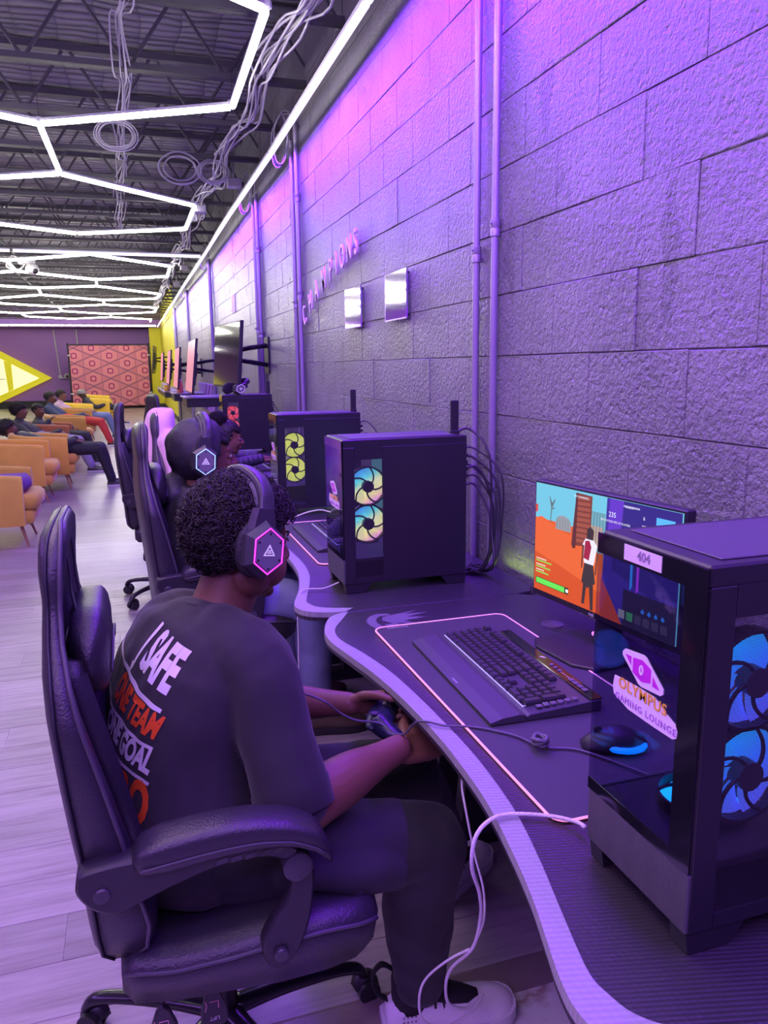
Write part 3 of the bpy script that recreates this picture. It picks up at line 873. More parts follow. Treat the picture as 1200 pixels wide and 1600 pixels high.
def computer(loc, label, cols, strength, inside, lift=0, sticker=True, cap=None):
    t = thing('desktop_computer', label, 'computer', loc)
    D, Wd, H = DP, WT, HT
    m = MB()
    m.cbox(0, 0, .455, D, Wd, H, .003)                       # top deck
    m.cbox(0, 0, .028, D, Wd, .040, .002)                    # floor
    m.cbox(D - .012, .002, .040, D, Wd - .002, .456, .002)      # rear
    m.cbox(0, 0, .040, .012, .010, .456, .002)               # corner post near
    m.build('case_frame', M_CASE, t)
    m = MB(); m.cbox(.03, .018, H, D - .03, Wd - .018, H + .002, .001); m.build('dust_filter', M_CASETOP, t)
    m = MB()                                                # solid side panel with an opening for the fans
    x0, x1, z0, z1 = .036, .126, .05, .42
    m.cbox(.001, -.003, .03, x0, 0, .458, .001); m.cbox(x1, -.003, .03, D - .002, 0, .458, .001)
    m.box(x0, -.0028, .03, x1, 0, z0); m.box(x0, -.0028, z1, x1, 0, .4578)
    m.build('side_panel', M_CASE, t)
    m = MB(); m.add([(x0, -.0012, z0), (x1, -.0012, z0), (x1, -.0012, z1), (x0, -.0012, z1)], [(0, 1, 2, 3)]); m.build('mesh_grille', M_MESH, t)
    bm = blade_mat('fan_glow_' + cols[0], cols[1], strength)
    for z in (.217, .335): fan_parts(t, (.081, .008, z), .0585, bm)
    l = bpy.data.lights.new('fan_glow_lamp', 'POINT'); l.energy = .12 * strength; l.color = cols[1][1][1]; l.shadow_soft_size = .03
    lo = bpy.data.objects.new('fan_glow_lamp', l); COL.objects.link(lo); lo.parent = t; lo.location = (.1, .09, .26)
    # lower front and far side: ribbed metal
    m = MB(); m.cbox(-.004, -.002, .03, .002, Wd + .002, .108, .0015); m.cbox(0, Wd - .001, .03, D, Wd + .003, .108, .0015); m.build('lower_grille', M_GRILLE, t)
    m = MB()
    for (xa, ya) in ((.0, .0), (.0, Wd - .03), (D - .09, 0), (D - .09, Wd - .03)):
        f = MB(); x_ = [(xa, .03), (xa + .09, .03), (xa + .065, 0), (xa + .004, 0)] if xa < .1 else [(xa, .03), (xa + .09, .03), (xa + .086, 0), (xa + .025, 0)]
        f.prism(x_, ya, ya + .03, 'xz'); f.build('foot', M_CASE, t)
    # front glass with printed border
    m = MB(); m.box(-.004, 0, .108, 0, Wd + .003, .478); m.build('front_glass', M_SMOKE, t)
    m = MB(); m.box(-.0048, -.002, .108, -.004, .034, .479); m.box(-.0048, .034, .452, -.004, Wd + .003, .479); m.box(-.0048, .034, .108, -.004, Wd + .003, .125)
    m.build('glass_border', M_BLACKG, t)
    m = MB(); m.box(0, Wd, .108, D - .015, Wd + .003, .458); m.build('side_glass', M_SMOKE2, t)
    if inside:
        m = MB(); m.cbox(.13, .012, .12, .37, .018, .44, .001); m.build('motherboard', mat('board', (.03, .03, .05), .5), t)
        m = MB(); m.cbox(.012, .012, .095, D - .014, Wd - .004, .108, .002); m.build('power_supply_cover', M_CASE, t)
        m = MB(); m.cbox(.15, .03, .20, .36, .125, .245, .004)
        for i in range(2): m.lathe([(.034, 0), (.034, -.003), (.01, -.004)], 20, (.205 + .09 * i, .08, .2))
        m.build('graphics_card', mat('card', (.05, .05, .06), .35), t)
        for i in range(2):
            m = MB(); m.cbox(.29 + i * .016, .018, .29, .296 + i * .016, .055, .42, .001); m.build('memory_stick', blade_mat('memory_glow', [(0, (.1, .3, 1)), (1, (.5, .1, 1))], 1.2), t)
        m = MB(); m.lathe([(.03, 0), (.034, .004), (.034, .03), (.028, .036)], 24); m.v = [(.22 + x, .02 + z, .35 + y) for x, y, z in m.v]; m.build('cooler_pump', mat('pump', (.02, .02, .03), .2), t, True, 40)
    if sticker:
        lab(t, cap)
    # aerial at the back of the top, rear ports and plugs
    m = MB(); m.cbox(D - .034, .052, H - .002, D - .006, .060, H + .108, .002); m.cbox(D - .036, .048, H - .002, D - .004, .064, H + .012, .002); m.build('aerial', M_BLACK, t)
    m = MB(); m.cbox(D, .03, .33, D + .006, .08, .43, .001)
    for i in range(4): m.cbox(D + .006, .04, .34 + i * .022, D + .022, .06, .352 + i * .022, .001)
    m.build('rear_port', M_STEEL, t)
    return t
M_STICK = mat('sticker_white', (.86, .72, .86), .45)
def lab(t, cap):
    Fr = lambda y, z, d=.0056: frame((-d, y, z), (0, -1, 0), (0, 0, 1))
    if cap:
        s = MB(); s.box(-.0058, .075, .456, -.0048, .148, .476); s.build('number_label', M_STICK, t)
        text('label_number', cap, .017, mat('label_ink', (.35, .25, .4), .5), Fr(.108, .4665, .0062), t, offset=.0002)
    # lounge sticker: lozenge with emblem over two lines of lettering
    P = lambda pts, x0, x1, m, nm: MB().prism([(.1 - a * .062, .275 + b * .062) for a, b in pts], x0, x1, 'yz').build(nm, m, t)
    loz = [(-.62, 1.05), (0.0, 1.12), (.62, .80), (.62, .66), (0, .22), (-.62, .93)]
    loz = [(-.60, 1.30), (-.2, 1.42), (.25, 1.20), (.78, .55), (.55, .42), (.1, .60), (-.4, 1.08)]
    loz = [(-.66, .98), (-.58, 1.06), (0, 1.13), (.10, 1.11), (.66, .66), (.66, .56), (.58, .50), (0, .45), (-.1, .47), (-.66, .90)]
    P(loz, -.0056, -.0042, M_STICK, 'sticker')
    low = [(-.95, .10), (-.90, .36), (-.55, .38), (-.1, .40), (.42, .40), (.55, .34), (.78, .22), (1.05, .12), (1.12, .0), (1.10, -.14), (1.0, -.20), (.4, -.21), (-.4, -.20), (-.9, -.06)]
    P(low, -.0056, -.0042, M_STICK, 'sticker')
    mg = mat('sticker_magenta', (.62, .03, .62), .5)
    P([(-.30, .97), (0, 1.02), (.28, .92), (.28, .64), (0, .56), (-.30, .66)], -.0060, -.0054, mg, 'sticker_emblem')
    P([(-.56, .96), (-.36, .97), (-.36, .78)], -.0060, -.0054, mg, 'sticker_emblem'); P([(.56, .60), (.34, .60), (.34, .80)], -.0060, -.0054, mg, 'sticker_emblem')
    text('emblem_letter', '0', .017, M_STICK, Fr(.101, .324, .0064), t, offset=.0006)
    text('sticker_lettering', 'OLYMPUS', .0205, mat('sticker_gold', (.80, .42, .06), .5), Fr(.098, .292, .0060), t, offset=.0003, spacing=1.1)
    text('sticker_lettering', 'GAMING LOUNGE', .0125, mat('sticker_violet', (.45, .2, .6), .5), Fr(.092, .272, .0060), t, spacing=1.22)
blue = ('blue', [(0, (.0, .35, 1.0)), (.5, (.04, .16, .95)), (1, (.10, .10, .85))])
rainbow = ('rainbow', [(0, (.05, .25, 1.0)), (.3, (.15, .75, .75)), (.5, (.85, .95, .45)), (.8, (.9, .75, .4)), (1, (.95, .25, .8))])
yel = ('yellow', [(0, (.75, .85, .12)), (.5, (.85, .92, .2)), (1, (.7, .8, .15))])
red = ('red', [(0, (1.0, .08, .12)), (.5, (1.0, .16, .20)), (1, (.9, .05, .12))])
pc1 = computer((.585, .66, .7505), 'computer with blue-lit fans, a smoked glass front and the number label 404', blue, 1.1, True, cap='404')
# blue case fans lying on the power supply cover and lit pump, as seen through the glass
f = fan_parts(pc1, (.115, .12, .125), .055, blade_mat('floor_fan_glow', [(0, (.0, .5, 1.0)), (1, (.02, .2, 1.0))], 2.2)); f.rotation_euler = (radians(-90), 0, 0)
pc2 = computer((.594, 2.245, .7505), 'computer with two rainbow-lit fans, second from the camera', rainbow, 1.15, True, cap=None)
pc3 = computer((.64, 3.61, .7505), 'computer with two yellow-lit fans, third from the camera', yel, 1.0, False)
pc4 = computer((.705, 6.47, .7505), 'farthest computer, with two red-lit fans and a headset on top', red, 1.0, False)

# loose black cables behind the second computer
rnd = random.Random(4)
for i, (y_, lb) in enumerate([(2.33, 'tangle of black cables hanging behind the rainbow-lit computer by the conduits'), (3.70, 'tangle of black cables behind the yellow-lit computer'), (6.55, 'tangle of black cables behind the red-lit computer')]):
    t = thing('cable_tangle', lb, 'cables', (1.075 if i else 1.03, y_, .7505))
    for k in range(7 if i == 0 else 4):
        zt = .36 + .02 * k - .05 * (k % 3); w_ = rnd.uniform(.03, .075)
        pts = [(-.01, -.02 + .01 * k, zt), (.035, -.03 + .01 * k, zt + .01), (.03 + w_, -.05 - rnd.uniform(0, .03), zt - .07), (.03 + w_ * 1.1, -.07, .17), (.04 + w_ * .6, -.05 - .01 * k, .06), (.03 + .008 * k, -.02, .010), (.0 + .01 * k, .03, .007), (.02 + .006 * k, .06, .006)]
        m = MB(); m.tube(pts, .0032 if k % 2 else .0042, 6, smooth=5); m.build('cable', M_CABLEB, t, True)
    m = MB(); m.tube([(.05 + .03 * cos(a), .0 + .035 * sin(a), .012 + .012 * (j % 2)) for j, a in enumerate([i_ * .9 for i_ in range(14)])], .0035, 6, smooth=4); m.build('cable', M_CABLEB, t, True)

# ================================================================== MONITORS
def em(name, c, s=1.0):
    return mat('screen_' + name, tuple(x * .2 for x in c), .6, emit=c, estr=s)
def monitor(loc, rz, label, w=.54, h=.335, brand=None, game=False, zb=.045):
    """front faces local -x, width along y (local +y = picture left)"""
    t = thing('monitor', label, 'monitor', loc, rz)
    m = MB(); m.cbox(0, -w / 2, zb, .028, w / 2, zb + h, .003)
    m.prism([(.028, .10), (.060, .14), (.060, .30), (.028, .34)], -w * .3, w * .3, 'xz'); m.build('housing', M_BLACK, t)
    m = MB(); m.box(-.0012, -w / 2 + .007, zb + .017, 0, w / 2 - .007, zb + h - .007)
    m.build('screen', em('dark', (.02, .02, .05), .6) if game else em('blue_grey', (.10, .30, .36), .8), t)
    n = MB(); n.tube([(.045, 0, .20), (.045, 0, .09), (.035, 0, .012)], [.03, .034, .04], 16, flat=(1, .8)); n.build('stand_neck', M_BLACK, t, True, 50)
    n = MB(); n.prism([(-.13, .07), (-.10, .115), (.05, .115), (.09, .06), (.09, -.06), (.05, -.115), (-.10, -.115), (-.13, -.07)], 0, .012, 'xy', bev=.003); n.build('stand_base', M_BLACK, t)
    return t
# the opened monitor with the game
mon = monitor((1.054, 1.568, .7505), radians(7), 'widescreen monitor showing a game with orange ground and blue sky', w=.53, h=.318, game=True, zb=.078)
def screen_art(t, w, h, zb):
    u0, v0 = w / 2 - .007, zb + .017      # picture left is +y
    W_, H_ = w - .014, h - .024
    k = [0]
    def poly(pts, c, s=1.0, nm='screen_picture'):
        k[0] += 1; x = -.0014 - .00012 * k[0]
        c_ = em('%02d%02d%02d' % tuple(int(q * 99) for q in c), c, s)
        m = MB(); m.add([(x, u0 - a * W_, v0 + b * H_) for a, b in pts], [tuple(range(len(pts)))]); return m.build(nm, c_, t)
    def rect(a, b, c, d, col, s=1.0): return poly([(a, b), (c, b), (c, d), (a, d)], col, s)
    def txt(s_, a, b, size, c=(.85, .85, .9), sp=1.0):
        k[0] += 1
        return text('screen_lettering', s_, size, em('ink%d' % int(c[0] * 99), c, 1.0), frame((-.0014 - .00012 * k[0], u0 - a * W_, v0 + b * H_), (0, -1, 0), (0, 0, 1)), t, 0, spacing=sp)
    rect(0, 0, 1, 1, (.16, .56, .66))
    rect(0, .0, .53, .68, (.72, .11, .02))                      # orange ground
    poly([(0, .67), (.05, .70), (.14, .66), (.25, .60), (.36, .60), (.53, .52), (.53, 0), (0, 0)], (.80, .14, .03))
    poly([(.0, .36), (.2, .30), (.53, .18), (.53, 0), (0, 0)], (.66, .09, .015))
    poly([(.02, .74), (.0, .72), (.0, .80), (.02, .80)], (.62, .08, .06))
    poly([(.17, .62), (.17, .70), (.19, .74), (.23, .755), (.27, .74), (.29, .70), (.29, .62)], (.30, .33, .33))   # arched shed
    for q in range(5): rect(.18 + q * .022, .63, .184 + q * .022, .73, (.18, .2, .2))
    poly([(.125, .66), (.13, .66), (.14, .80), (.165, .88), (.16, .885), (.138, .84), (.12, .90), (.115, .895), (.132, .80)], (.12, .16, .16))
    poly([(.135, .78), (.16, .80), (.158, .81), (.135, .79)], (.12, .16, .16))
    rect(.40, .52, .54, .86, (.16, .40, .44)); rect(.42, .56, .52, .74, (.48, .34, .26))
    for q in range(6): poly([(.40 + q * .025, .56), (.404 + q * .025, .56), (.425 + q * .02, .86), (.42 + q * .02, .86)], (.10, .2, .24))
    # tall brown plank tower
    poly([(.30, .52), (.44, .55), (.445, .98), (.33, .985)], (.20, .045, .03))
    for q in range(9): poly([(.335, .56 + q * .046), (.435, .57 + q * .046), (.436, .60 + q * .046), (.34, .592 + q * .046)], (.34, .09, .05))
    poly([(.31, .50), (.335, .50), (.345, .985), (.33, .985)], (.11, .03, .03))
    # blue and violet structures at the right
    poly([(.53, 0), (1, 0), (1, 1), (.55, 1)], (.05, .03, .30))
    poly([(.60, .42), (.84, .30), (1, .34), (1, 1), (.60, 1)], (.03, .02, .20)); poly([(.56, .60), (.64, .56), (.66, 1), (.57, 1)], (.12, .04, .50))
    poly([(.66, .70), (.80, .84), (.81, .83), (.67, .69)], (.08, .30, .75)); poly([(.68, .62), (.84, .78), (.85, .77), (.69, .61)], (.05, .18, .6))
    poly([(.53, 0), (.68, 0), (.53, .34)], (.52, .06, .02)); rect(.68, .0, 1, .30, (.02, .015, .05))
    rect(.86, .70, .965, .93, (.10, .48, .90)); rect(.66, .955, .76, .97, (.4, .4, .6))
    poly([(.72, .30), (.735, .34), (.735, .66), (.72, .60)], (.03, .35, .85)); poly([(.76, .30), (.775, .32), (.775, .68), (.76, .66)], (.45, .05, .8))
    # heads-up display
    txt('MATCHMAKING', .37, .955, .0075, (.75, .9, .95)); txt('235', .59, .87, .017, (.8, .85, .95)); txt('SPECTATING 99% OF PLAYERS', .61, .815, .0075); txt('SCORE 27', .70, .957, .006)
    txt('6', .79, .90, .012); txt('27', .79, .83, .012)
    for q, (a, b, l_) in enumerate([(.03, .28, .17), (.03, .225, .16), (.03, .175, .14)]):
        rect(a, b, a + l_ * .75, b + .012, (.25, .75, .10)); rect(a, b + .022, a + l_ * .5, b + .032, (.8, .7, .6))
    rect(.03, .07, .30, .13, (.04, .03, .02)); rect(.035, .075, .27, .125, (.14, .80, .09)); rect(.28, .085, .30, .115, (.9, .9, .9))
    # inventory slots along the lower right
    for q in range(6): rect(.66 + q * .052, .06, .70 + q * .052, .13, (.06, .05, .10) if q > 1 else ((.28, .28, .30) if q == 0 else (.05, .30, .10)))
    for q in range(4): poly([(.80 + q * .04, .17), (.812 + q * .04, .155), (.824 + q * .04, .17), (.812 + q * .04, .20)], (.03, .25, .75))
    # plain figure seen from behind: skirt, white shirt, satchel
    sk = (.16, .05, .03)
    poly([(.405, .05), (.425, .05), (.44, .26), (.415, .26)], (.05, .03, .03)); poly([(.47, .02), (.49, .02), (.485, .27), (.455, .27)], (.05, .03, .03))
    poly([(.40, .24), (.445, .20), (.50, .26), (.48, .42), (.42, .42)], (.05, .035, .035)); poly([(.415, .41), (.485, .41), (.505, .58), (.48, .62), (.42, .62), (.40, .56)], (.80, .80, .84))
    poly([(.41, .45), (.45, .44), (.465, .56), (.45, .61), (.42, .60)], (.35, .02, .05)); poly([(.43, .62), (.475, .62), (.48, .70), (.455, .73), (.43, .70)], (.05, .03, .03))
    poly([(.395, .36), (.405, .36), (.415, .56), (.40, .56)], sk); poly([(.495, .34), (.505, .33), (.515, .52), (.505, .55)], sk)
screen_art(mon, .53, .318, .078)
mmx = text('maker_name', 'msi', .014, mat('pale_ink', (.5, .5, .55), .5), frame((-.0016, .02, .0865), (0, -1, 0), (0, 0, 1)), mon, offset=.0003)
m = MB(); m.cyl((-.002, .03, .0), (-.0035, .03, 0), .006, n=12); m.v = [(x + .02, y, z + .03) for x, y, z in m.v]; m.build('power_light', mat('pink_light', (.8, .3, .8), .5, emit=(.9, .25, .9), estr=1.0), mon)
monitor((1.04, 3.20, .7505), radians(-4), 'monitor whose top edge shows behind the rainbow-lit computer')
monitor((1.06, 4.55, .7505), radians(4), 'small-looking monitor with a lit screen behind the yellow-lit computer')

# ================================================================== KEYBOARDS, PADS, MICE
M_KEY = mat('keycap', (.035, .032, .040), .42); M_KBD = mat('keyboard_body', (.05, .045, .056), .38); M_REST = mat('wrist_rest', (.055, .05, .062), .5, bump=.1, bscale=500)
U = .0198
ROWS = [(5, 0, [1, -1, 1, 1, 1, 1, -.5, 1, 1, 1, 1, -.5, 1, 1, 1, 1, -.25, 1, 1, 1, -.25]),
        (3.75, 0, [1] * 13 + [2] + [-.25, 1, 1, 1, -.25, 1, 1, 1, 1]),
        (2.75, 0, [1.5] + [1] * 12 + [1.5] + [-.25, 1, 1, 1, -.25, 1, 1, 1]),
        (1.75, 0, [1.75] + [1] * 11 + [2.25] + [-3.5, 1, 1, 1]),
        (.75, 0, [2.25] + [1] * 10 + [2.75] + [-1.25, 1, -1.25, 1, 1, 1]),
        (-.25, 0, [1.25] * 3 + [6.25] + [1.25] * 4 + [-.25, 1, 1, 1, -.25, 2, 1])]
keycache = {}
def keymesh(w_, d=1.0):
    if (w_, d) not in keycache:
        a = U * w_ - .0022; b = U * d - .0022
        m = MB(); m.loft([[(0, 0, 0), (a, 0, 0), (a, b, 0), (0, b, 0)], [(.0004, .0004, .005), (a - .0004, .0004, .005), (a - .0004, b - .0006, .005), (.0004, b - .0006, .005)], [(.0026, .002, .0095), (a - .0026, .002, .0095), (a - .0026, b - .003, .0095), (.0026, b - .003, .0095)]])
        me = bpy.data.meshes.new('key'); me.from_pydata(m.v, [], m.f); me.materials.append(M_KEY); keycache[(w_, d)] = me
    return keycache[(w_, d)]
def keyboard(loc, rz, label, full=True):
    """local +x = typist's right, +y = away from the typist"""
    t = thing('keyboard', label, 'keyboard', loc, rz)
    L_ = 22.6 * U
    m = MB(); m.prism([(-.008, 0), (-.008, .010), (.0, .014), (.128, .022), (.160, .024), (.160, 0)], -.010, L_ + .028, 'yz', bev=.0015); m.build('keyboard_body', M_KBD, t)
    m = MB(); m.prism([(.134, .0235), (.136, .0255), (.162, .0265), (.162, .0235)], .04, L_ + .026, 'yz'); m.build('gloss_strip', M_BLACKG, t)
    m = MB(); m.prism([(-.085, .001), (-.086, .007), (-.060, .014), (-.022, .017), (-.010, .014), (-.010, .001)], -.010, L_ + .028, 'yz', bev=.001); m.build('wrist_rest', M_REST, t)
    gl = mat('key_backlight', (.3, .3, .8), .5, emit=(.55, .45, 1.0), estr=.75)
    m = MB()
    m.box(-.002, -.0015, .0148, 15.05 * U, .0005, .0165); m.box(18.5 * U, -.0015, .0148, 22.4 * U, .0005, .0165); m.box(15.2 * U, -.0015, .0148, 18.3 * U, .0005, .0165); m.box(22.3 * U, 0, .0165, 22.3 * U + .001, .1, .0175)
    m.build('backlight', gl, t)
    for (r, _x, ws) in ROWS:
        x = 0; y = (r + .25) * U + .001
        for w_ in ws:
            if w_ < 0: x += -w_ * U; continue
            z = .0140 + .0000 + y * .068
            if full:
                o = link('key', keymesh(w_), t); o.location = (x, y, z)
            x += w_ * U
    if not full:
        m = MB()
        for (r, _x, ws) in ROWS:
            x = 0; y = (r + .25) * U + .001
            for w_ in ws:
                if w_ < 0: x += -w_ * U; continue
                m.cbox(x, y, .012, x + w_ * U - .003, y + U - .003, .024 + y * .068, .002); x += w_ * U
        o = m.build('keys', M_KEY, t); o['kind'] = 'stuff'
    else:
        for y in (1.0, 3.0):
            o = link('key', keymesh(1, 2.0), t); o.location = (21.5 * U, (y - .75) * U + .001, .0155 + y * .001)
        for i in range(3):
            m = MB(); m.lathe([(.0055, 0), (.005, .002)], 14, (14.4 * U + i * .018, .149, .0262)); m.build('media_button', mat('button', (.12, .1, .15), .3), t, True, 40)
        for i in range(4):
            m = MB(); m.cbox(18.6 * U + i * .018, .142, .0262, 18.6 * U + i * .018 + .015, .154, .0285, .001); m.build('media_button', mat('button'), t)
        for i in range(6):
            m = MB(); m.cbox(22.6 * U + .004, .022 + i * .016, .018, 22.6 * U + .016, .034 + i * .016, .0215 + i * .001, .001); m.build('macro_button', mat('button'), t)
        for i in range(7):
            m = MB(); m.box(16.6 * U + i * .008, .148, .0262, 16.6 * U + i * .008 + .0025, .1505, .0266); m.build('status_mark', M_WHITE, t)
        text('wrist_rest_mark', 'CORSAIR', .0062, M_WHITE, frame((.265, -.078, .0105), (1, 0, 0), (0, 1, .2)), t, 0, spacing=1.3)
        m = MB(); m.prism([(.232, .146), (.24, .152), (.243, .158), (.236, .156), (.230, .150)], .0262, .0266); m.build('maker_mark', M_WHITE, t)
    return t
# typist faces +x: local x -> -Y, local y -> +X
keyboard((.722, 1.742, .7550), radians(-90 - 1.6), 'large black keyboard with wrist rest on the nearest desk')
keyboard((.72, 3.27, .7550), radians(-90), 'black keyboard beyond the boy with the white-lettered shirt, beside the rainbow-lit computer', False)
keyboard((.87, 5.73, .7510), radians(-90), 'keyboard under the fingers of the child with the hair bun', False)
M_PAD = mat('mouse_mat_cloth', (.050, .048, .056), .65, bump=.12, bscale=900)
def pad(x0, x1, y0, y1, label, z=.7505):
    t = thing('mouse_mat', label, 'mouse mat', ((x0 + x1) / 2, (y0 + y1) / 2, z))
    a, b = (x1 - x0) / 2, (y1 - y0) / 2; r = .028; pts = []
    for cx, cy, s0 in ((a - r, b - r, 0), (-a + r, b - r, 90), (-a + r, -b + r, 180), (a - r, -b + r, 270)):
        for k in range(7): pts.append((cx + r * cos(radians(s0 + 15 * k)), cy + r * sin(radians(s0 + 15 * k))))
    m = MB(); m.prism(pts, 0, .0035); m.build('cloth', M_PAD, t)
    m = MB(); m.tube([(p[0], p[1], .003) for p in pts], .0024, 6, closed=True)
    mm = mat('pad_edge_glow', (.6, .3, .5), .4); g = G(mm); b_ = mm.node_tree.nodes['Principled BSDF']; xyz = g.sep(g.obj())
    f = g.m('MULTIPLY_ADD', xyz[0], -2.6, .5)
    c = g.ramp(f, [(0, (.75, .25, .62)), (.6, (.9, .35, .6)), (.9, (1.0, .30, .62))])
    g.put(b_.inputs['Emission Color'], c); b_.inputs['Emission Strength'].default_value = 1.0
    m.build('lit_edge', mm, t, True)
    text('mat_wordmark', 'REDRAGON', .0085, M_WHITE, frame((-a + .065, b - .014, .0037), (1, 0, 0), (0, 1, 0)), t, 0, spacing=1.35)
    return t
pad(.578, .962, .945, 1.90, 'dark mouse mat with a pink-lit edge under the large keyboard')
pad(.60, .97, 2.62, 3.40, 'dark mouse mat with a thin lit edge on the second desk')
pad(.62, .97, 4.0, 4.80, 'mouse mat with a lit edge on the third desk, beyond the yellow-lit computer')
def mouse(loc, rz, label, glow):
    t = thing('computer_mouse', label, 'mouse', loc, rz)
    m = MB(); R_ = []
    for i in range(9):
        s_ = i / 8; x = -.058 + .116 * s_; w_ = .031 * sin(pi * min(max(s_ * .86 + .07, .02), .98)) ** .5 + .002; h_ = .040 * sin(pi * (s_ * .8 + .12)) ** .9
        R_.append([(x, w_ * cos(a), .004 + max(0, h_ * sin(a))) for a in [pi * k / 10 for k in range(11)]] + [(x, 0, .001)])
    m.loft(R_); m.build('mouse_shell', M_BLACK, t, True)
    if glow:
        m = MB(); m.tube([(-.015 + .040 * cos(a), .036 * sin(a), .012) for a in [2 * pi * k / 16 for k in range(16)]], .006, 8, closed=True); m.build('glow_ring', mat('blue_ring', (.0, .2, .8), .4, emit=(.0, .22, 1.0), estr=2.0), t, True)
    m = MB(); m.cyl((.03, -.004, .036), (.03, .004, .036), .008, n=12); m.build('scroll_wheel', M_KEY, t)
    return t
mouse((.80, 1.12, .7545), radians(160), 'black mouse with a blue-lit ring, seen through the glass of the blue-lit computer', True)

# white braided cable from the nearest computer, looping over the desk edge down to the shoe, and back up
t = thing('braided_cable', 'white braided cable hanging from the glass-fronted computer over the desk edge to the shoe', 'cable', (.59, .88, .75))
p0 = Vector(t.location)
W1 = [(.60, .90, .770), (.60, .925, .764), (.575, .96, .758), (.52, .985, .7575), (.480, .98, .757), (.455, .975, .735), (.455, .985, .68), (.50, 1.05, .575), (.545, 1.14, .45), (.553, 1.19, .345), (.534, 1.245, .262), (.529, 1.265, .207), (.54, 1.275, .149), (.585, 1.29, .110), (.620, 1.31, .106), (.640, 1.32, .102)]
m = MB(); m.tube([Vector(p) - p0 for p in W1], .0033, 8, smooth=6); m.build('cable', M_CABLEW, t, True)
m = MB(); m.tube([(.552 - p0.x, 1.20 - p0.y, .335 - p0.z), (.514 - p0.x, 1.22 - p0.y, .304 - p0.z), (.479 - p0.x, 1.25 - p0.y, .246 - p0.z), (.465 - p0.x, 1.25 - p0.y, .203 - p0.z), (.475 - p0.x, 1.25 - p0.y, .15 - p0.z), (.53 - p0.x, 1.265 - p0.y, .105 - p0.z), (.60 - p0.x, 1.29 - p0.y, .100 - p0.z), (.640 - p0.x, 1.32 - p0.y, .102 - p0.z)], .0026, 8, smooth=6); m.build('cable', M_CABLEW, t, True)
t = thing('charging_cable', 'thin pale cable hanging below the front edge of the nearest desk', 'cable', (.53, 1.2, .72)); p0 = Vector(t.location)
m = MB(); m.tube([Vector(p) - p0 for p in [(.545, 1.215, .715), (.532, 1.20, .69), (.527, 1.17, .655), (.541, 1.16, .568), (.555, 1.15, .499), (.556, 1.15, .433), (.553, 1.19, .345)]], .0022, 8, smooth=6); m.build('cable', M_CABLEW, t, True)
t = thing('controller_cable', 'dark cable from the game controller across the mat, with a knotted tie', 'cable', (.67, 1.16, .757)); p0 = Vector(t.location)
Bk = [(.80, 1.00, .760), (.738, 1.121, .758), (.687, 1.152, .758), (.665, 1.172, .760), (.655, 1.203, .758), (.636, 1.231, .758), (.59, 1.276, .757), (.54, 1.30, .757), (.515, 1.325, .757), (.500, 1.36, .742), (.49, 1.40, .700), (.475, 1.43, .692), (.45, 1.45, .708), (.40, 1.45, .722), (.365, 1.45, .745), (.335, 1.44, .776), (.30, 1.46, .79), (.25, 1.50, .79), (.19, 1.54, .78)]
m = MB(); m.tube([Vector(p) - p0 for p in Bk], .0024, 8, smooth=6); m.build('cable', mat('grey_violet_cable', (.10, .09, .13), .4), t, True)
m = MB()
for k in range(3):
    m.tube([(.010 * cos(a) * (1 + .2 * k), .013 * sin(a), .006 + .010 * (1 + sin(a + k * 2)) * .6 + .003) for a in [2 * pi * i / 10 for i in range(10)]], .0042, 6, closed=True, smooth=3)
m.build('cable_tie', M_CABLEW if False else mat('tie_band', (.12, .11, .14), .5), t, True)
t = thing('headset_cable', 'thin white cable curling from the black-haired boy to the front of the rainbow-lit computer', 'cable', (.6, 2.35, .9)); p0 = Vector(t.location)
m = MB(); m.tube([Vector(p) - p0 for p in [(.591, 2.40, .985), (.56, 2.45, .985), (.50, 2.50, .960), (.44, 2.6, .90), (.38, 2.75, .86), (.33, 2.85, .80)]], .0022, 6, smooth=6); m.build('cable', M_CABLEW, t, True)
t = thing('phone_cable', 'white cable hanging over the front of the second desk down towards the floor', 'cable', (.46, 2.2, .7)); p0 = Vector(t.location)
m = MB(); m.tube([Vector(p) - p0 for p in [(.588, 2.30, .775), (.54, 2.31, .757), (.49, 2.32, .757), (.462, 2.30, .752), (.448, 2.28, .70), (.445, 2.27, .60), (.44, 2.26, .40), (.45, 2.25, .20), (.44, 2.25, .04)]], .0022, 6, smooth=6); m.build('cable', M_CABLEW, t, True)

# ================================================================== GAMING CHAIR (faces local +x, origin on the floor under the column)
def interp(tab, z):
    if z <= tab[0][0]: return tab[0][1:]
    for a, b in zip(tab, tab[1:]):
        if z <= b[0]:
            t = (z - a[0]) / (b[0] - a[0]); t = t * t * (3 - 2 * t) if False else t
            return [p + (q - p) * t for p, q in zip(a[1:], b[1:])]
    return tab[-1][1:]
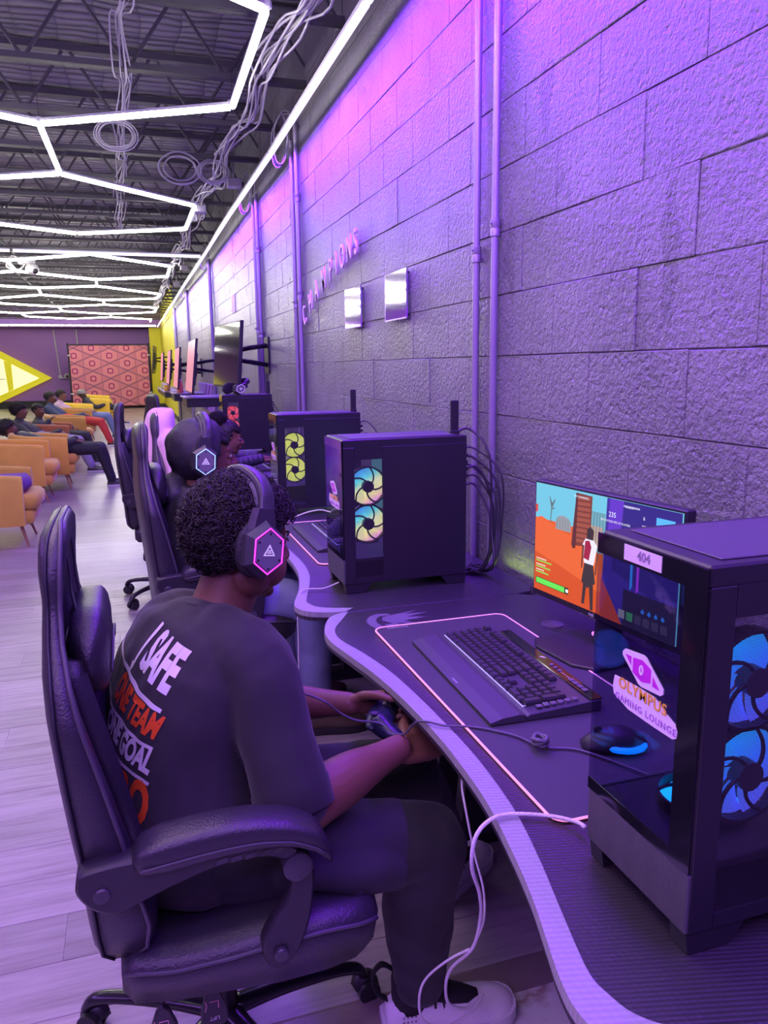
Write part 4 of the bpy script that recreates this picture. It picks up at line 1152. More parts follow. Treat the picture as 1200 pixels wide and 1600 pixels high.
# z, rear x, front (wing) x, half width, centre hollow
BACK = [(.445, -.215, -.140, .205, .0), (.47, -.232, -.118, .222, .0), (.52, -.236, -.112, .235, .010), (.60, -.240, -.128, .245, .025), (.70, -.251, -.145, .255, .035), (.80, -.260, -.166, .262, .04),
        (.90, -.268, -.190, .262, .042), (.96, -.270, -.205, .240, .040), (1.02, -.268, -.219, .195, .030), (1.07, -.265, -.222, .168, .020), (1.12, -.268, -.216, .160, .014), (1.16, -.266, -.214, .142, .008), (1.185, -.260, -.215, .115, .003), (1.198, -.248, -.224, .07, .0)]
def chair(loc, rz, label, lift=0.0, detail=True, pillow=True, group=None):
    t = thing('gaming_chair', label, 'chair', loc, rz, group)
    Lz = lift
    def zz(p): return (p[0], p[1], p[2] + Lz)
    # backrest: shell with wings curving forward
    m = MB(); rings = []
    zs = [.445 + (1.198 - .445) * (1 - (1 - i / 38) ** 1.25) for i in range(39)]
    for z in zs:
        xr, xf, hw, ho = interp(BACK, z); n = 14; ring = []
        for k in range(n + 1):                   # front face, from -y to +y
            u = -1 + 2 * k / n; e = abs(u) ** 3
            x = xf - ho * (1 - e) - min(.022, .3 * (xf - xr)) * max(0, abs(u) - .82) / .18
            ring.append(zz((x, u * hw, z)))
        for k in range(n + 1):
            u = 1 - 2 * k / n
            x = xr + min(.020, .3 * (xf - xr)) * max(0, abs(u) - .8) / .2
            ring.append(zz((x, u * hw * .985, z)))
        rings.append(ring)
    m.loft(rings); bo = m.build('backrest', M_LEATHER, t, True)
    
    # piping along both front edges and over the top
    pts = []
    for z in zs: xr, xf, hw, ho = interp(BACK, z); pts.append(zz((xf - min(.022, .3 * (xf - xr)) + .001, -hw * .99, z)))
    pts += [zz((p[0], -p[1], p[2] - Lz)) for p in pts[::-1]]
    m = MB(); m.tube(pts, .0045, 6); m.build('piping', M_PIPING, t, True)
    if detail:
        pts = []
        for z in zs: xr, xf, hw, ho = interp(BACK, z); pts.append(zz((xr + min(.020, .3 * (xf - xr)), -hw * .99, z)))
        pts += [zz((p[0], -p[1], p[2] - Lz)) for p in pts[::-1]]
        m = MB(); m.tube(pts, .0028, 5)
        # seam across the side and lines on the front
        for zc in (.985,):
            for s_ in (-1, 1):
                xr, xf, hw, ho = interp(BACK, zc); m.tube([zz((xr + .022, s_ * hw * .975, zc - .02)), zz(((xr + xf) / 2, s_ * hw * .965, zc - .002)), zz((xf - .024, s_ * hw * .955, zc + .012))], .0022, 5, smooth=3)
        m.build('seam', mat('seam_thread', (.02, .02, .025), .5), t, True)
        # inset centre panel
        m = MB(); rg = []
        for z in [.55 + .42 * i / 14 for i in range(15)]:
            xr, xf, hw, ho = interp(BACK, z); w_ = hw * .60
            rg.append([zz((xf - ho * (1 - abs(u) ** 3) + .008 * (1 - u ** 4) + .0, u * w_, z)) for u in [-1 + k / 4 for k in range(9)]] + [zz((xf - ho - .01, w_, z)), zz((xf - ho - .01, -w_, z))])
        m.loft(rg); m.build('back_panel', M_LEATHER, t, True)
    if pillow:
        m = MB(); R_ = []
        for i in range(11):
            u = -1 + 2 * i / 10; y = u * .15; s_ = (1 - abs(u) ** 4) ** .5 * .92 + .10
            R_.append([zz((-.200 + .036 * s_ * (abs(cos(a)) ** .6) * (1 if cos(a) > 0 else -1), y, .965 + .078 * s_ * (abs(sin(a)) ** .6) * (1 if sin(a) > 0 else -1) - .02 * (cos(a) > 0) * 0)) for a in [2 * pi * k / 20 for k in range(20)]])
        m.loft(R_); po = m.build('neck_pillow', M_LEATHER, t, True)
        wrinkle(po, .004, 30, 2)
        m = MB(); m.tube([zz((-.1655, -.10, .93)), zz((-.1625, -.06, .965)), zz((-.1625, .06, .965)), zz((-.1655, .10, .93))], .0028, 5, smooth=4)
        m.build('pillow_piping', M_PIPING, t, True)
        for y in (-.06, .06):
            m = MB(); m.loft([[zz((x_ - .0015, y - .012, z_)), zz((x_ - .0015, y + .012, z_)), zz((x_ + .0015, y + .012, z_)), zz((x_ + .0015, y - .012, z_))] for x_, z_ in ((-.215, 1.01), (-.224, 1.07), (-.224, 1.11), (-.226, 1.15))]); m.build('pillow_strap', M_BLACK, t)
    # seat
    SEAT = [(-.185, .385, .440, .215), (-.17, .37, .455, .235), (-.10, .368, .452, .25), (0, .371, .462, .262), (.09, .368, .474, .268), (.17, .370, .476, .268), (.23, .376, .468, .262), (.268, .40, .458, .245), (.282, .43, .445, .21)]
    m = MB(); rings = []
    for i in range(25):
        x = -.185 + (.467) * i / 24; z0, z1, hw = interp(SEAT, x); ring = []
        for k in range(17):
            u = -1 + 2 * k / 16; ring.append(zz((x, u * hw, z1 + .018 * abs(u) ** 2 - .012 - .025 * max(0, abs(u) - .88) / .12)))
        for k in range(9):
            u = 1 - 2 * k / 8; ring.append(zz((x, u * hw * .97, z0)))
        rings.append(ring)
    m.loft(rings); so = m.build('seat', M_LEATHER, t, True); 
    for s_ in (-1, 1):
        m = MB(); m.tube([zz((x, s_ * (interp(SEAT, x)[2] + .0), interp(SEAT, x)[1] - .020)) for x in [-.18 + .45 * i / 20 for i in range(21)]], .0045, 6)
        m.build('piping', M_PIPING, t, True)
    m = MB(); m.tube([zz((.235, -.2, .462)), zz((.262, -.12, .462)), zz((.27, .0, .462)), zz((.262, .12, .462)), zz((.235, .2, .462))], .022, 10, smooth=4, flat=(1, .8)); m.build('footrest_cushion', M_LEATHER, t, True)
    # armrests
    for s_ in (-1, 1):
        y = .262 * s_
        a = bpy.data.objects.new('armrest', None); COL.objects.link(a); a.parent = t
        c = MB()
        br = [(-.236, .632), (-.236, .656), (-.224, .672), (-.150, .678), (-.10, .668), (-.058, .662), (.02, .668), (.085, .660), (.120, .640), (.10, .622), (.060, .636), (-.007, .636), (-.07, .622), (-.132, .602), (-.172, .588), (-.212, .600)]
        br = [(v.x, v.y) for v in crom([Vector((p[0], p[1], 0)) for p in br], [0] * len(br), 3, True)[0]]
        c.prism([(p[0], p[1] + Lz) for p in br], y - .022, y + .022, 'xz', bev=.005)
        c.build('armrest_bracket', M_BLACK, a, True, 45)
        c = MB()
        for k in range(5): c.prism([(-.02 + k * .024, .640 + Lz), (-.002 + k * .024, .643 + Lz), (-.001 + k * .024, .652 + Lz), (-.018 + k * .024, .650 + Lz)], y - .0228, y + .0228, 'xz')
        c.build('armrest_slots', M_BLACKG, a)
        c = MB(); R_ = []
        PAD = [(-.150, .660, .682, .6), (-.140, .650, .697, .9), (-.105, .648, .708, 1), (-.053, .652, .713, 1), (0, .656, .715, 1), (.052, .658, .711, 1), (.107, .650, .698, 1), (.145, .632, .680, .98), (.170, .608, .655, .9), (.178, .596, .625, .6)]
        for i in range(22):
            x = -.150 + .328 * i / 21; z0, z1, q = interp(PAD, x); hw = .040 * q; zc = (z0 + z1) / 2; hz = (z1 - z0) / 2
            R_.append([(x, y + hw * (abs(cos(a_)) ** .55) * (1 if cos(a_) > 0 else -1), zc + Lz + hz * (abs(sin(a_)) ** .55) * (1 if sin(a_) > 0 else -1)) for a_ in [2 * pi * k / 20 for k in range(20)]])
        c.loft(R_); c.build('armrest_pad', M_LEATHER, a, True)
        c = MB(); c.tube([(x, y - .041 * s_ * -1 if False else y + .0405 * s_, interp(PAD, x)[0] * .55 + interp(PAD, x)[1] * .45 + Lz - .004) for x in [-.14 + .31 * i / 14 for i in range(15)]], .0022, 5); c.build('pad_seam', M_PIPING, a, True)
        c = MB()
        sp = [(.095, .630), (.117, .632), (.140, .612), (.147, .575), (.139, .505), (.119, .446), (.098, .418), (.081, .407), (.062, .418), (.053, .440), (.052, .470), (.074, .508), (.097, .54), (.106, .581)]
        sp = [(v.x, v.y) for v in crom([Vector((p[0], p[1], 0)) for p in sp], [0] * len(sp), 3, True)[0]]
        c.prism([(p[0], p[1] + Lz) for p in sp], y - .016, y + .016, 'xz', bev=.005); c.build('armrest_support', M_BLACK, a, True, 45)
        for (x, z, r) in ((-.199, .627, .014), (.117, .606, .026), (.083, .443, .013)):
            c = MB(); c.tube([(x, y - .026, z + Lz), (x, y - .0235, z + Lz), (x, y + .0235, z + Lz), (x, y + .026, z + Lz)], [r * .8, r, r, r * .8], 20)
            c.build('pivot_cap', mat('cap_plastic', (.045, .042, .052), .35), a, True, 40)
        c = MB(); c.cbox(-.22, min(y, y - .05 * s_), .60 + Lz, -.18, max(y, y - .05 * s_), .64 + Lz, .003); c.cbox(.06, min(y, y - .05 * s_), .42 + Lz, .10, max(y, y - .05 * s_), .455 + Lz, .003); c.build('mounting_plate', M_STEEL, a)
    # mechanism, column, base
    m = MB(); m.cbox(-.12, -.10, .335 + Lz, .12, .10, .370 + Lz, .005); m.cbox(-.06, -.05, .305 + Lz, .07, .05, .336 + Lz, .005); m.build('tilt_plate', M_STEEL, t)
    m = MB(); m.cyl((0, 0, .09), (0, 0, .24), .028, n=18); m.cyl((0, 0, .24), (0, 0, .31 + Lz), .016, n=14); m.build('gas_column', M_STEEL, t, True, 40)
    if detail:
        for (nm, x, y, z, w_) in (('lock_lever', -.122, -.20, .285, 'LOCK'), ('lift_lever', -.030, -.15, .255, 'LIFT')):
            l = MB(); l.tube([(x + .05, y + .09, z + .065 + Lz), (x + .01, y + .02, z + .055 + Lz), (x, y, z + .045 + Lz)], .004, 6)
            l.prism([(x + a_, z + b_ + Lz) for a_, b_ in ((0, .045), (.012, .035), (.024, .0), (.026, -.03), (.018, -.042), (-.018, -.042), (-.026, -.03), (-.024, .0), (-.012, .035))], y - .006, y + .006, 'xz', bev=.003)
            lo = l.build(nm, M_BLACK, t, True, 40)
            text('lever_lettering', w_, .0105, mat('pale_ink'), frame((x, y - .0066, z - .022 + Lz), (-1, 0, .0), (0, 0, -1)), lo, 0, offset=.0002)
            g_ = MB(); g_.tube([(x - .008, y - .0066, z + .015 + Lz), (x + .008, y - .0066, z + .015 + Lz), (x + .008, y - .0066, z - .0 + Lz)], .0012, 4); g_.tube([(x - .016, y - .0066, z + .018 + Lz), (x - .014, y - .0066, z + .008 + Lz), (x - .017, y - .0066, z - .004 + Lz)], .001, 4); g_.build('lever_symbol', mat('pink_ink', (.7, .3, .4), .5), lo)
    for k in range(5):
        a = radians(72 * k + (8 if detail else 30)); d = Vector((cos(a), sin(a), 0))
        m = MB(); m.tube([d * .02 + Vector((0, 0, .105)), d * .12 + Vector((0, 0, .108)), d * .24 + Vector((0, 0, .098)), d * .305 + Vector((0, 0, .082)), d * .328 + Vector((0, 0, .055))], [.026, .022, .018, .017, .014], 10, smooth=4, flat=(1, .75), up=(0, 0, 1)); m.build('base_arm', mat('base_black', (.02, .018, .025), .22), t, True)
        c = MB()
        p = d * .322; q = Vector((-d.y, d.x, 0)); 
        for s_ in (-1, 1): c.cyl(p + q * .008 * s_ + Vector((.008, 0, .027)), p + q * .026 * s_ + Vector((.008, 0, .027)), .026, n=18)
        co = c.build('caster', mat('caster_black', (.02, .02, .024), .4), t, True, 40)
        c = MB(); c.tube([p + Vector((.008, 0, .027)) + d * .028 * cos(b_) + Vector((0, 0, .030 * sin(b_))) for b_ in [radians(10 + 20 * i) for i in range(9)]], .008, 6, flat=(2.2, .5), up=None); c.build('caster_hood', M_BLACK, co, True)
    return t
chair((.10, 1.46, 0), radians(0), 'nearest black leather gaming chair, under the boy in the lettered shirt')
chair((.26, 3.02, 0), radians(3), 'black gaming chair of the hooded boy, second from the camera', lift=.055)
chair((.16, 5.0, 0), radians(-4), 'empty black gaming chair pulled back behind the hooded boy, the taller one on the left', lift=.05)
chair((.34, 4.02, 0), radians(0), 'gaming chair with the pale pink hooded jacket draped over its back', lift=.045, detail=False, pillow=False)
chair((.42, 8.35, 0), radians(20), 'small distant gaming chair standing in the aisle before the yellow wall', lift=.0, detail=False)

# ================================================================== PEOPLE
def V(*a): return Vector(a)
def az(deg): return Vector((cos(radians(deg)), sin(radians(deg)), 0))
def skin_mat(name, c):
    return mat(name, c, .48, bump=.08, bscale=180, var=.12, vscale=14, spec=.4)
SK1 = skin_mat('skin_deep', (.17, .075, .050)); SK2 = skin_mat('skin_brown', (.24, .115, .075)); SK3 = skin_mat('skin_dark', (.125, .058, .04))
HAIR = mat('black_hair', (.022, .017, .018), .55, spec=.4)
def headM(c, azd, pitch=0.0, roll=0.0, s=1.0):
    """head frame: +x forward, +y left, +z up"""
    R = Matrix.Rotation(radians(azd), 4, 'Z') @ Matrix.Rotation(radians(pitch), 4, 'Y') @ Matrix.Rotation(radians(roll), 4, 'X')
    return Matrix.Translation(c) @ R @ Matrix.Scale(s, 4)
def head_shapes(mb, M, nose=1.0, child=0.0):
    mb.M = M
    E = mb.ell
    if nose < 1.0:
        for s_ in (-1, 1): E((.040, .040 * s_, -.040), (.040, .036, .042), 16, 10); E((-.005, .045 * s_, -.060), (.045, .032, .040), 14, 8)
    E((-.014, 0, .040), (.094, .074, .084), 24, 16)
    E((.028, 0, -.015), (.060, .059, .085), 20, 14)
    E((.000, 0, -.035), (.065, .062, .060), 20, 12)
    E((.038, 0, -.070), (.042, .044, .034), 16, 10)
    E((.066, 0, -.094), (.017, .019, .014), 12, 8)
    E((.068, 0, .034), (.022, .048, .017), 16, 8)
    E((.066, .030, -.022), (.022, .020, .022), 12, 8); E((.066, -.030, -.022), (.022, .020, .022), 12, 8)
    mb.tube([(.084, 0, .022), (.094, 0, .004), (.107 * nose, 0, -.018), (.103, 0, -.028)], [.008, .010, .0135, .010], 10, smooth=3)
    E((.095, .012, -.024), (.011, .009, .008), 10, 6); E((.095, -.012, -.024), (.011, .009, .008), 10, 6)
    E((.088, 0, -.048), (.014, .023, .0075), 12, 6); E((.085, 0, -.060), (.013, .020, .0078), 12, 6)
    E((.080, 0, -.038), (.012, .016, .012), 10, 6)
    for s_ in (-1, 1):
        E((-.012, .076 * s_, -.002), (.017, .008, .029), 12, 8); E((-.016, .083 * s_, .006), (.015, .005, .022), 10, 6)
        E((.071, .031 * s_, .014), (.014, .017, .011), 12, 8)
    mb.M = None
def face_bits(parent, M, open_=True):
    for s_ in (-1, 1):
        e = MB(); e.M = M; e.ell((.0755, .031 * s_, .012), (.0115, .0125, .0085), 12, 8); e.build('eye', mat('eye_white', (.7, .66, .66), .2), parent, True)
        e = MB(); e.M = M; e.ell((.0850, .031 * s_, .0115), (.0028, .0052, .0055), 10, 6); e.build('iris', mat('iris_dark', (.02, .012, .01), .15), parent, True)
        e = MB(); e.M = M; e.tube([(.080, .014 * s_, .0285), (.088, .026 * s_, .033), (.084, .040 * s_, .032), (.074, .050 * s_, .026)], [.002, .0032, .003, .0015], 6, smooth=3); e.build('eyebrow', HAIR, parent, True)
        e = MB(); e.M = M; e.tube([(.083, .019 * s_, .013), (.0885, .029 * s_, .0195), (.084, .041 * s_, .015)], [.0016, .0022, .0016], 6, smooth=3); e.build('eyelid', mat('lid_dark', (.05, .025, .02), .5), parent, True)
    e = MB(); e.M = M; e.tube([(.096, -.017, -.0535), (.1005, 0, -.0540), (.096, .017, -.0535)], .0012, 5, smooth=3); e.build('mouth_line', mat('lid_dark'), parent, True)
def hair_region(p, front=.066, nape=-.050):
    """p in head frame on the cranium: is it covered by hair"""
    if p.x > .045: return p.z > front
    if p.x > .0: return p.z > .030 + (front - .03) * p.x / .045
    return p.z > nape + (.0 + .060) * max(0, (p.x + .055) / .055)
def hair(parent, M, n, thick, seed, kind='curl', front=.066, nape=-.055):
    rnd = random.Random(seed)
    cap = MB(); c0 = Vector((-.014, 0, .040)); r0 = (.094 + thick * .6, .074 + thick * .62, .084 + thick * .66)
    pts = []
    N = 900 if kind == 'short' else 1500
    base = MB()
    for i in range(N):
        z = 1 - 2 * (i + .5) / N; ph = i * 2.399963; rr = sqrt(1 - z * z)
        d = Vector((rr * cos(ph), rr * sin(ph), z)); p = c0 + Vector((d.x * .094, d.y * .074, d.z * .084))
        if hair_region(p, front, nape): pts.append((p, d))
    # close-fitting base
    for p, d in pts[::3]: base.ell(p + d * thick * .15, thick * .5 + .008, 6, 4)
    base.v = [tuple(M @ Vector(q)) for q in base.v]
    b = base.build('hair', HAIR, parent, True); remesh(b, .007, 1)
    t = MB()
    for k in range(n):
        p, d = pts[rnd.randrange(len(pts))]
        d2 = (d + Vector((rnd.gauss(0, .22), rnd.gauss(0, .22), rnd.gauss(0, .22)))).normalized()
        s_ = thick * rnd.uniform(.55, 1.0)
        clump = .5 + .9 * noise.noise(d * 13)
        base_p = p + d * (thick * .35) + Vector((rnd.uniform(-.006, .006),) * 3)
        u = d2.orthogonal().normalized(); v_ = d2.cross(u); a0 = rnd.uniform(0, 6.28); cr = thick * rnd.uniform(.16, .30)
        if kind == 'short': cr *= .6
        q = [base_p + d2 * (s_ * (.75 + .35 * clump) * j / 6) + (u * cos(a0 + j * 1.25) + v_ * sin(a0 + j * 1.25)) * cr * (.5 + j / 8) for j in range(7)]
        t.tube([M @ x for x in q], [.0017 * thick / .03 + .0006] * 5 + [.0014 * thick / .03, .0006], 3)
    o = t.build('hair_curls', HAIR, parent, True); o['kind'] = 'stuff'
def ring(c, F, U, a, b, p=.9, n=28):
    F = (F - U * F.dot(U)).normalized(); R = F.cross(U)
    def sg(x, e): return (abs(x) ** e) * (1 if x > 0 else -1)
    return [c + R * a * sg(cos(2 * pi * k / n), p) + F * b * sg(sin(2 * pi * k / n), p) for k in range(n)]
def torso(mb, rows):
    """rows: centre, azimuth of the chest, half width, half depth"""
    C = [Vector(r[0]) for r in rows]; rings = []
    for i, r in enumerate(rows):
        U = (C[min(i + 1, len(C) - 1)] - C[max(i - 1, 0)]).normalized()
        rings.append(ring(C[i], az(r[1]), U, r[2], r[3]))
    mb.loft(rings)
def hand(mb, W, D, N, T, s=1.0, curls=(40, 50, 55, 60), spread=1.0, thumb=(.55, .75, .25), tbend=25, rootcurl=.6):
    """W wrist, D towards the knuckles, N out of the palm, T thumb side"""
    D = D.normalized(); N = (N - D * N.dot(D)).normalized(); T = (T - D * T.dot(D) - N * T.dot(N)).normalized()
    K = [(.028, .088, .0092, .070), (.0095, .093, .0095, .077), (-.010, .089, .0090, .071), (-.027, .080, .0080, .056)]
    for (tx, dx, r, L), cu in zip(K, curls):
        k = W + D * dx * s + T * tx * s
        mb.chain([W + T * tx * .55 * s + D * .006 * s, (W + T * tx * .8 * s + D * dx * .55 * s) - N * .001, k], [.0125 * s, .0125 * s, r * 1.12 * s], 10, 3)
        p = k; a = 0; pts = [k]; 
        for f, ca in ((.44, cu * rootcurl), (.31, cu), (.25, cu * .7)):
            a += radians(ca); d = D * cos(a) + N * sin(a) + T * tx * 1.2 * spread
            p = p + d.normalized() * L * f * s; pts.append(p)
        mb.chain(pts, [r * s, r * .94 * s, r * .86 * s, r * .72 * s], 10, 3)
        mb.ell(k, r * 1.15 * s, 10, 6)
    b = W + D * .022 * s + T * .022 * s
    td = (D * thumb[0] + T * thumb[1] + N * thumb[2]).normalized()
    p1 = b + td * .034 * s; td2 = (td + (D - T * .6 + N * .3) * radians(tbend)).normalized(); p2 = p1 + td2 * .030 * s; td3 = (td2 + (D - T * .9 + N * .3) * radians(tbend)).normalized(); p3 = p2 + td3 * .024 * s
    mb.chain([W + D * .008 * s + T * .012 * s, b, p1, p2, p3], [.013 * s, .0135 * s, .0115 * s, .0098 * s, .0080 * s], 10, 3)
    return p2, p3, td3
def shoe(parent, heel, dirv, m_up, m_sole, L=.27, w=.050, h=.075, name='shoe', collar=None, laces=None, tread=True):
    """heel point on the floor, direction of the toe"""
    d = Vector(dirv).normalized(); s_ = Vector((-d.y, d.x, 0)); H = Vector(heel)
    def P(x, y, z): return H + d * x * L + s_ * y + V(0, 0, z)
    prof = [(0, .55, .020, .8), (.03, .66, .055, 1), (.12, .72, h / .1 * .1, 1), (.25, .74, h * .98, 1), (.38, .78, h * .88, 1), (.52, .90, h * .72, 1), (.68, 1.0, h * .56, 1), (.82, .97, h * .50, 1), (.93, .78, h * .44, 1), (.985, .48, h * .34, 1), (1.0, .2, h * .28, 1)]
    m = MB(); rings = []
    for x, ww, hh, _ in prof:
        W_ = w * ww; rings.append([P(x, W_ * cos(a) * (1.0 if sin(a) < .6 else .9), .016 + max(0, sin(a)) ** .75 * (hh - .0)) for a in [pi * k / 12 for k in range(13)]] + [P(x, -W_ * .5, .012), P(x, W_ * .5, .012)])
    m.loft(rings); o = m.build(name, m_up, parent, True)
    m = MB(); rings = []
    for x, ww, hh, _ in prof:
        W_ = w * ww * 1.07 + .002; x2 = -.02 + x * 1.035; lift = .006 * max(0, x - .85) / .15
        rings.append([P(x2, -W_, lift), P(x2, W_, lift), P(x2, W_ * 1.03, .018 + lift), P(x2, W_ * .97, .028 + lift), P(x2, -W_ * .97, .028 + lift), P(x2, -W_ * 1.03, .018 + lift)])
    m.loft(rings); m.build('sole', m_sole, o, True, 40)
    if collar:
        m = MB(); m.tube([P(.20, 0, h * .75), P(.19, 0, h + .015), P(.185, 0, h + .05)], [.040, .037, .036], 18, flat=(1, 1.1)); m.build('ankle_collar', collar, o, True)
        m = MB()
        rr = []
        for x, z, q in ((.24, h * 1.12, .55), (.36, h * 1.06, .72), (.48, h * .93, .76), (.62, h * .76, .62), (.72, h * .66, .25)): rr.append([P(x, w * q * .8 * cos(a), z + .014 * sin(a)) for a in [2 * pi * k / 12 for k in range(12)]])
        m.loft(rr); m.build('tongue', collar, o, True)
        m = MB(); m.tube([P(.02, .0, .075), P(-.07, .0, .10), P(-.09, 0, .14), P(-.02, 0, .165), P(.06, .0, .15)], .0022, 6, flat=(4.5, 1), smooth=4); m.build('heel_loop', collar, o, True)
    if laces:
        for k in range(6):
            x = .30 + .065 * k; z = h * (1.20 - .10 * k)
            m = MB(); m.tube([P(x, -w * .62, z - .022), P(x + .01, -w * .3, z + .003), P(x + .02, 0, z + .008), P(x + .01, w * .3, z + .003), P(x, w * .62, z - .022)], .0028, 6, smooth=3); m.build('lace', laces, o, True)
        for k in range(4):
            m = MB()
            for j in range(3): m.cyl(P(.12 + .03 * k, -w * .735, .035 + .012 * j), P(.12 + .03 * k, -w * .76, .035 + .012 * j), .0016, n=6)
            mo = m.build('perforations', M_BLACK, o); mo['kind'] = 'stuff'
    return o
def closed_cuff(c): return c
def person(label, skin, vox, body, cloth, head, nose=1.0, group=None, face=True, loc=None):
    """body: functions that add skin shapes; cloth: list of (name, material, adder, voxel, wrinkle)"""
    t = thing('person', label, 'person', loc or head[0], 0, group)
    off = Vector(loc or head[0]); T = Matrix.Translation(-off)
    m = MB(); body(m); head_shapes(m, headM(*head), nose); m.v = [tuple(T @ Vector(p)) for p in m.v]
    b = m.build('body', skin, t, True); remesh(b, vox, 3)
    res = {}
    for nm, mt, fn, vx, wr in cloth:
        m = MB(); fn(m); m.v = [tuple(T @ Vector(p)) for p in m.v]
        o = m.build(nm, mt, t, True); remesh(o, vx, 3)
        if wr: wrinkle(o, wr[0], wr[1], wr[2], wr[3] if len(wr) > 3 else (1, 1, 1))
        res[nm] = o
    HM = T @ headM(*head)
    if face: face_bits(t, HM)
    return t, T, HM, res

def headset(label, M, plate_col, mic=False, s=1.0, tilt=0):
    """M: head frame in the world"""
    off = M.to_translation(); t = thing('headset', label, 'headset', off); M = Matrix.Translation(-off) @ M
    HP = mat('headset_plastic', (.045, .043, .052), .35)
    band = [(-.024, .092, -.0), (-.022, .099, .045), (-.014, .092, .088), (-.014, .066, .125), (-.014, .0, .146), (-.014, -.066, .125), (-.014, -.092, .088), (-.022, -.099, .045), (-.024, -.092, -.0)]
    m = MB(); m.M = M; m.tube(band, .0058, 12, smooth=5, flat=(2.6, 1), up=None); 
    m.v = []; m.f = []; P_, _ = crom([Vector(p) for p in band], [0] * 9, 5); rings = []
    for i, p in enumerate(P_):
        tt = (P_[min(i + 1, len(P_) - 1)] - P_[max(i - 1, 0)]).normalized(); X = Vector((1, 0, 0)); Nn = tt.cross(X).normalized()
        e = abs(i / (len(P_) - 1) - .5) * 2; w_ = .018 - .004 * (1 - e); h_ = .0065 + (.003 if e < .5 else 0)
        rings.append([p + X * w_ * (abs(cos(a)) ** .6 * (1 if cos(a) > 0 else -1)) + Nn * h_ * (abs(sin(a)) ** .6 * (1 if sin(a) > 0 else -1)) for a in [2 * pi * k / 14 for k in range(14)]])
    m.loft(rings); m.build('headband', HP, t, True)
    m = MB(); m.M = M; rings = []
    for i, p in enumerate(P_):
        e = abs(i / (len(P_) - 1) - .5) * 2
        if e > .55: continue
        tt = (P_[i + 1] - P_[i - 1]).normalized(); X = Vector((1, 0, 0)); Nn = tt.cross(X).normalized(); p = p + Nn * (-.009 if Nn.dot(p - Vector((0, 0, .03))) > 0 else .009)
        rings.append([p + X * .021 * cos(a) + Nn * .007 * sin(a) for a in [2 * pi * k / 10 for k in range(10)]])
    m.loft(rings); m.build('band_cushion', mat('cushion_grey', (.10, .095, .11), .7), t, True)
    for s_ in (-1, 1):
        cup = bpy.data.objects.new('ear_cup', None); COL.objects.link(cup); cup.parent = t
        C = Vector((-.026, .083 * s_, .003))
        def oval(y, rx, rz, n=24, p=.85, dz=0): return [C + Vector((rx * (abs(cos(a)) ** p) * (1 if cos(a) > 0 else -1), y * s_, dz + rz * (abs(sin(a)) ** p) * (1 if sin(a) > 0 else -1))) for a in [2 * pi * k / n for k in range(n)]]
        def hexa(y, r, n=6): return [C + Vector((r * .92 * cos(radians(30 + 60 * k)), y * s_, r * 1.12 * sin(radians(30 + 60 * k)))) for k in range(6)]
        m = MB(); m.M = M; m.loft([oval(-.004, .036, .044), oval(-.002, .043, .051), oval(.010, .045, .053), oval(.016, .040, .048)]); m.build('ear_cushion', mat('cushion_black', (.02, .018, .022), .6, bump=.3, bscale=120), cup, True)
        m = MB(); m.M = M
        def hx(y, r, q): 
            a_ = hexa(y, r); out = []
            for i in range(6):
                for j in range(4): out.append(a_[i].lerp(a_[(i + 1) % 6], j / 4))
            return out
        m.loft([hx(.014, .048, 0), hx(.030, .049, 0), hx(.043, .040, 0), hx(.046, .037, 0)]); m.build('cup_shell', HP, cup, True, 25)
        m = MB(); m.M = M; m.tube([p for p in hexa(.0465, .0365)], .0017, 6, closed=True); m.build('light_ring', mat('ring_glow_' + plate_col[0], plate_col[1], .4, emit=plate_col[1], estr=1.3), cup, True)
        m = MB(); m.M = M; m.loft([hexa(.045, .033), hexa(.0475, .0325)]); m.build('cup_plate', mat('plate_metal', (.34, .33, .37), .35, metal=.6), cup)
        for k in range(6):
            q = hexa(.0475, .028)[k]; m = MB(); m.M = M; m.cyl(q, q + Vector((0, .0012 * s_, 0)), .0022, n=8); m.build('screw', M_BLACK, cup)
        fr = M @ (frame(C + Vector((0, .0478 * s_, 0)), (-s_, 0, 0), (0, 0, 1)))
        def P2(a, b): return tuple(fr @ Vector((a, b, .0004)))
        lm = mat('logo_white', (.9, .88, .92), .4, emit=(.8, .75, .9), estr=.35)
        tri = [(0, .013), (-.0125, -.008), (.0125, -.008)]; tri2 = [(0, .008), (-.0085, -.0058), (.0085, -.0058)]
        m = MB()
        for i in range(3):
            j = (i + 1) % 3; m.add([P2(*tri[i]), P2(*tri[j]), P2(*tri2[j]), P2(*tri2[i])], [(0, 1, 2, 3)])
        m.add([P2(-.005, -.0035), P2(.005, -.0035), P2(.004, -.0015), P2(-.004, -.0015)], [(0, 1, 2, 3)]); m.add([P2(-.0035, 0), P2(.0035, 0), P2(.002, .0025), P2(-.002, .0025)], [(0, 1, 2, 3)])
        m.build('cup_logo', lm, cup)
        # yoke
        m = MB(); m.M = M; m.loft([[C + Vector((x_, y_ * s_, z_)) for x_, y_ in ((-w_, .014), (w_, .014), (w_ * .8, .030), (-w_ * .8, .030))] for w_, z_ in ((.030, .030), (.026, .052), (.020, .075))]); m.build('yoke', HP, cup)
    if mic:
        m = MB(); m.M = M; m.tube([(.02, .115 * mic, -.045), (.06, .110 * mic, -.07), (.095, .075 * mic, -.078), (.115, .045 * mic, -.070)], [.003, .003, .003, .003], 8, smooth=4); m.build('microphone_boom', M_BLACK, t, True)
        m = MB(); m.M = M; m.ell((.118, .038 * mic, -.068), (.009, .014, .008), 12, 8); m.build('microphone', M_BLACK, t, True)
    return t

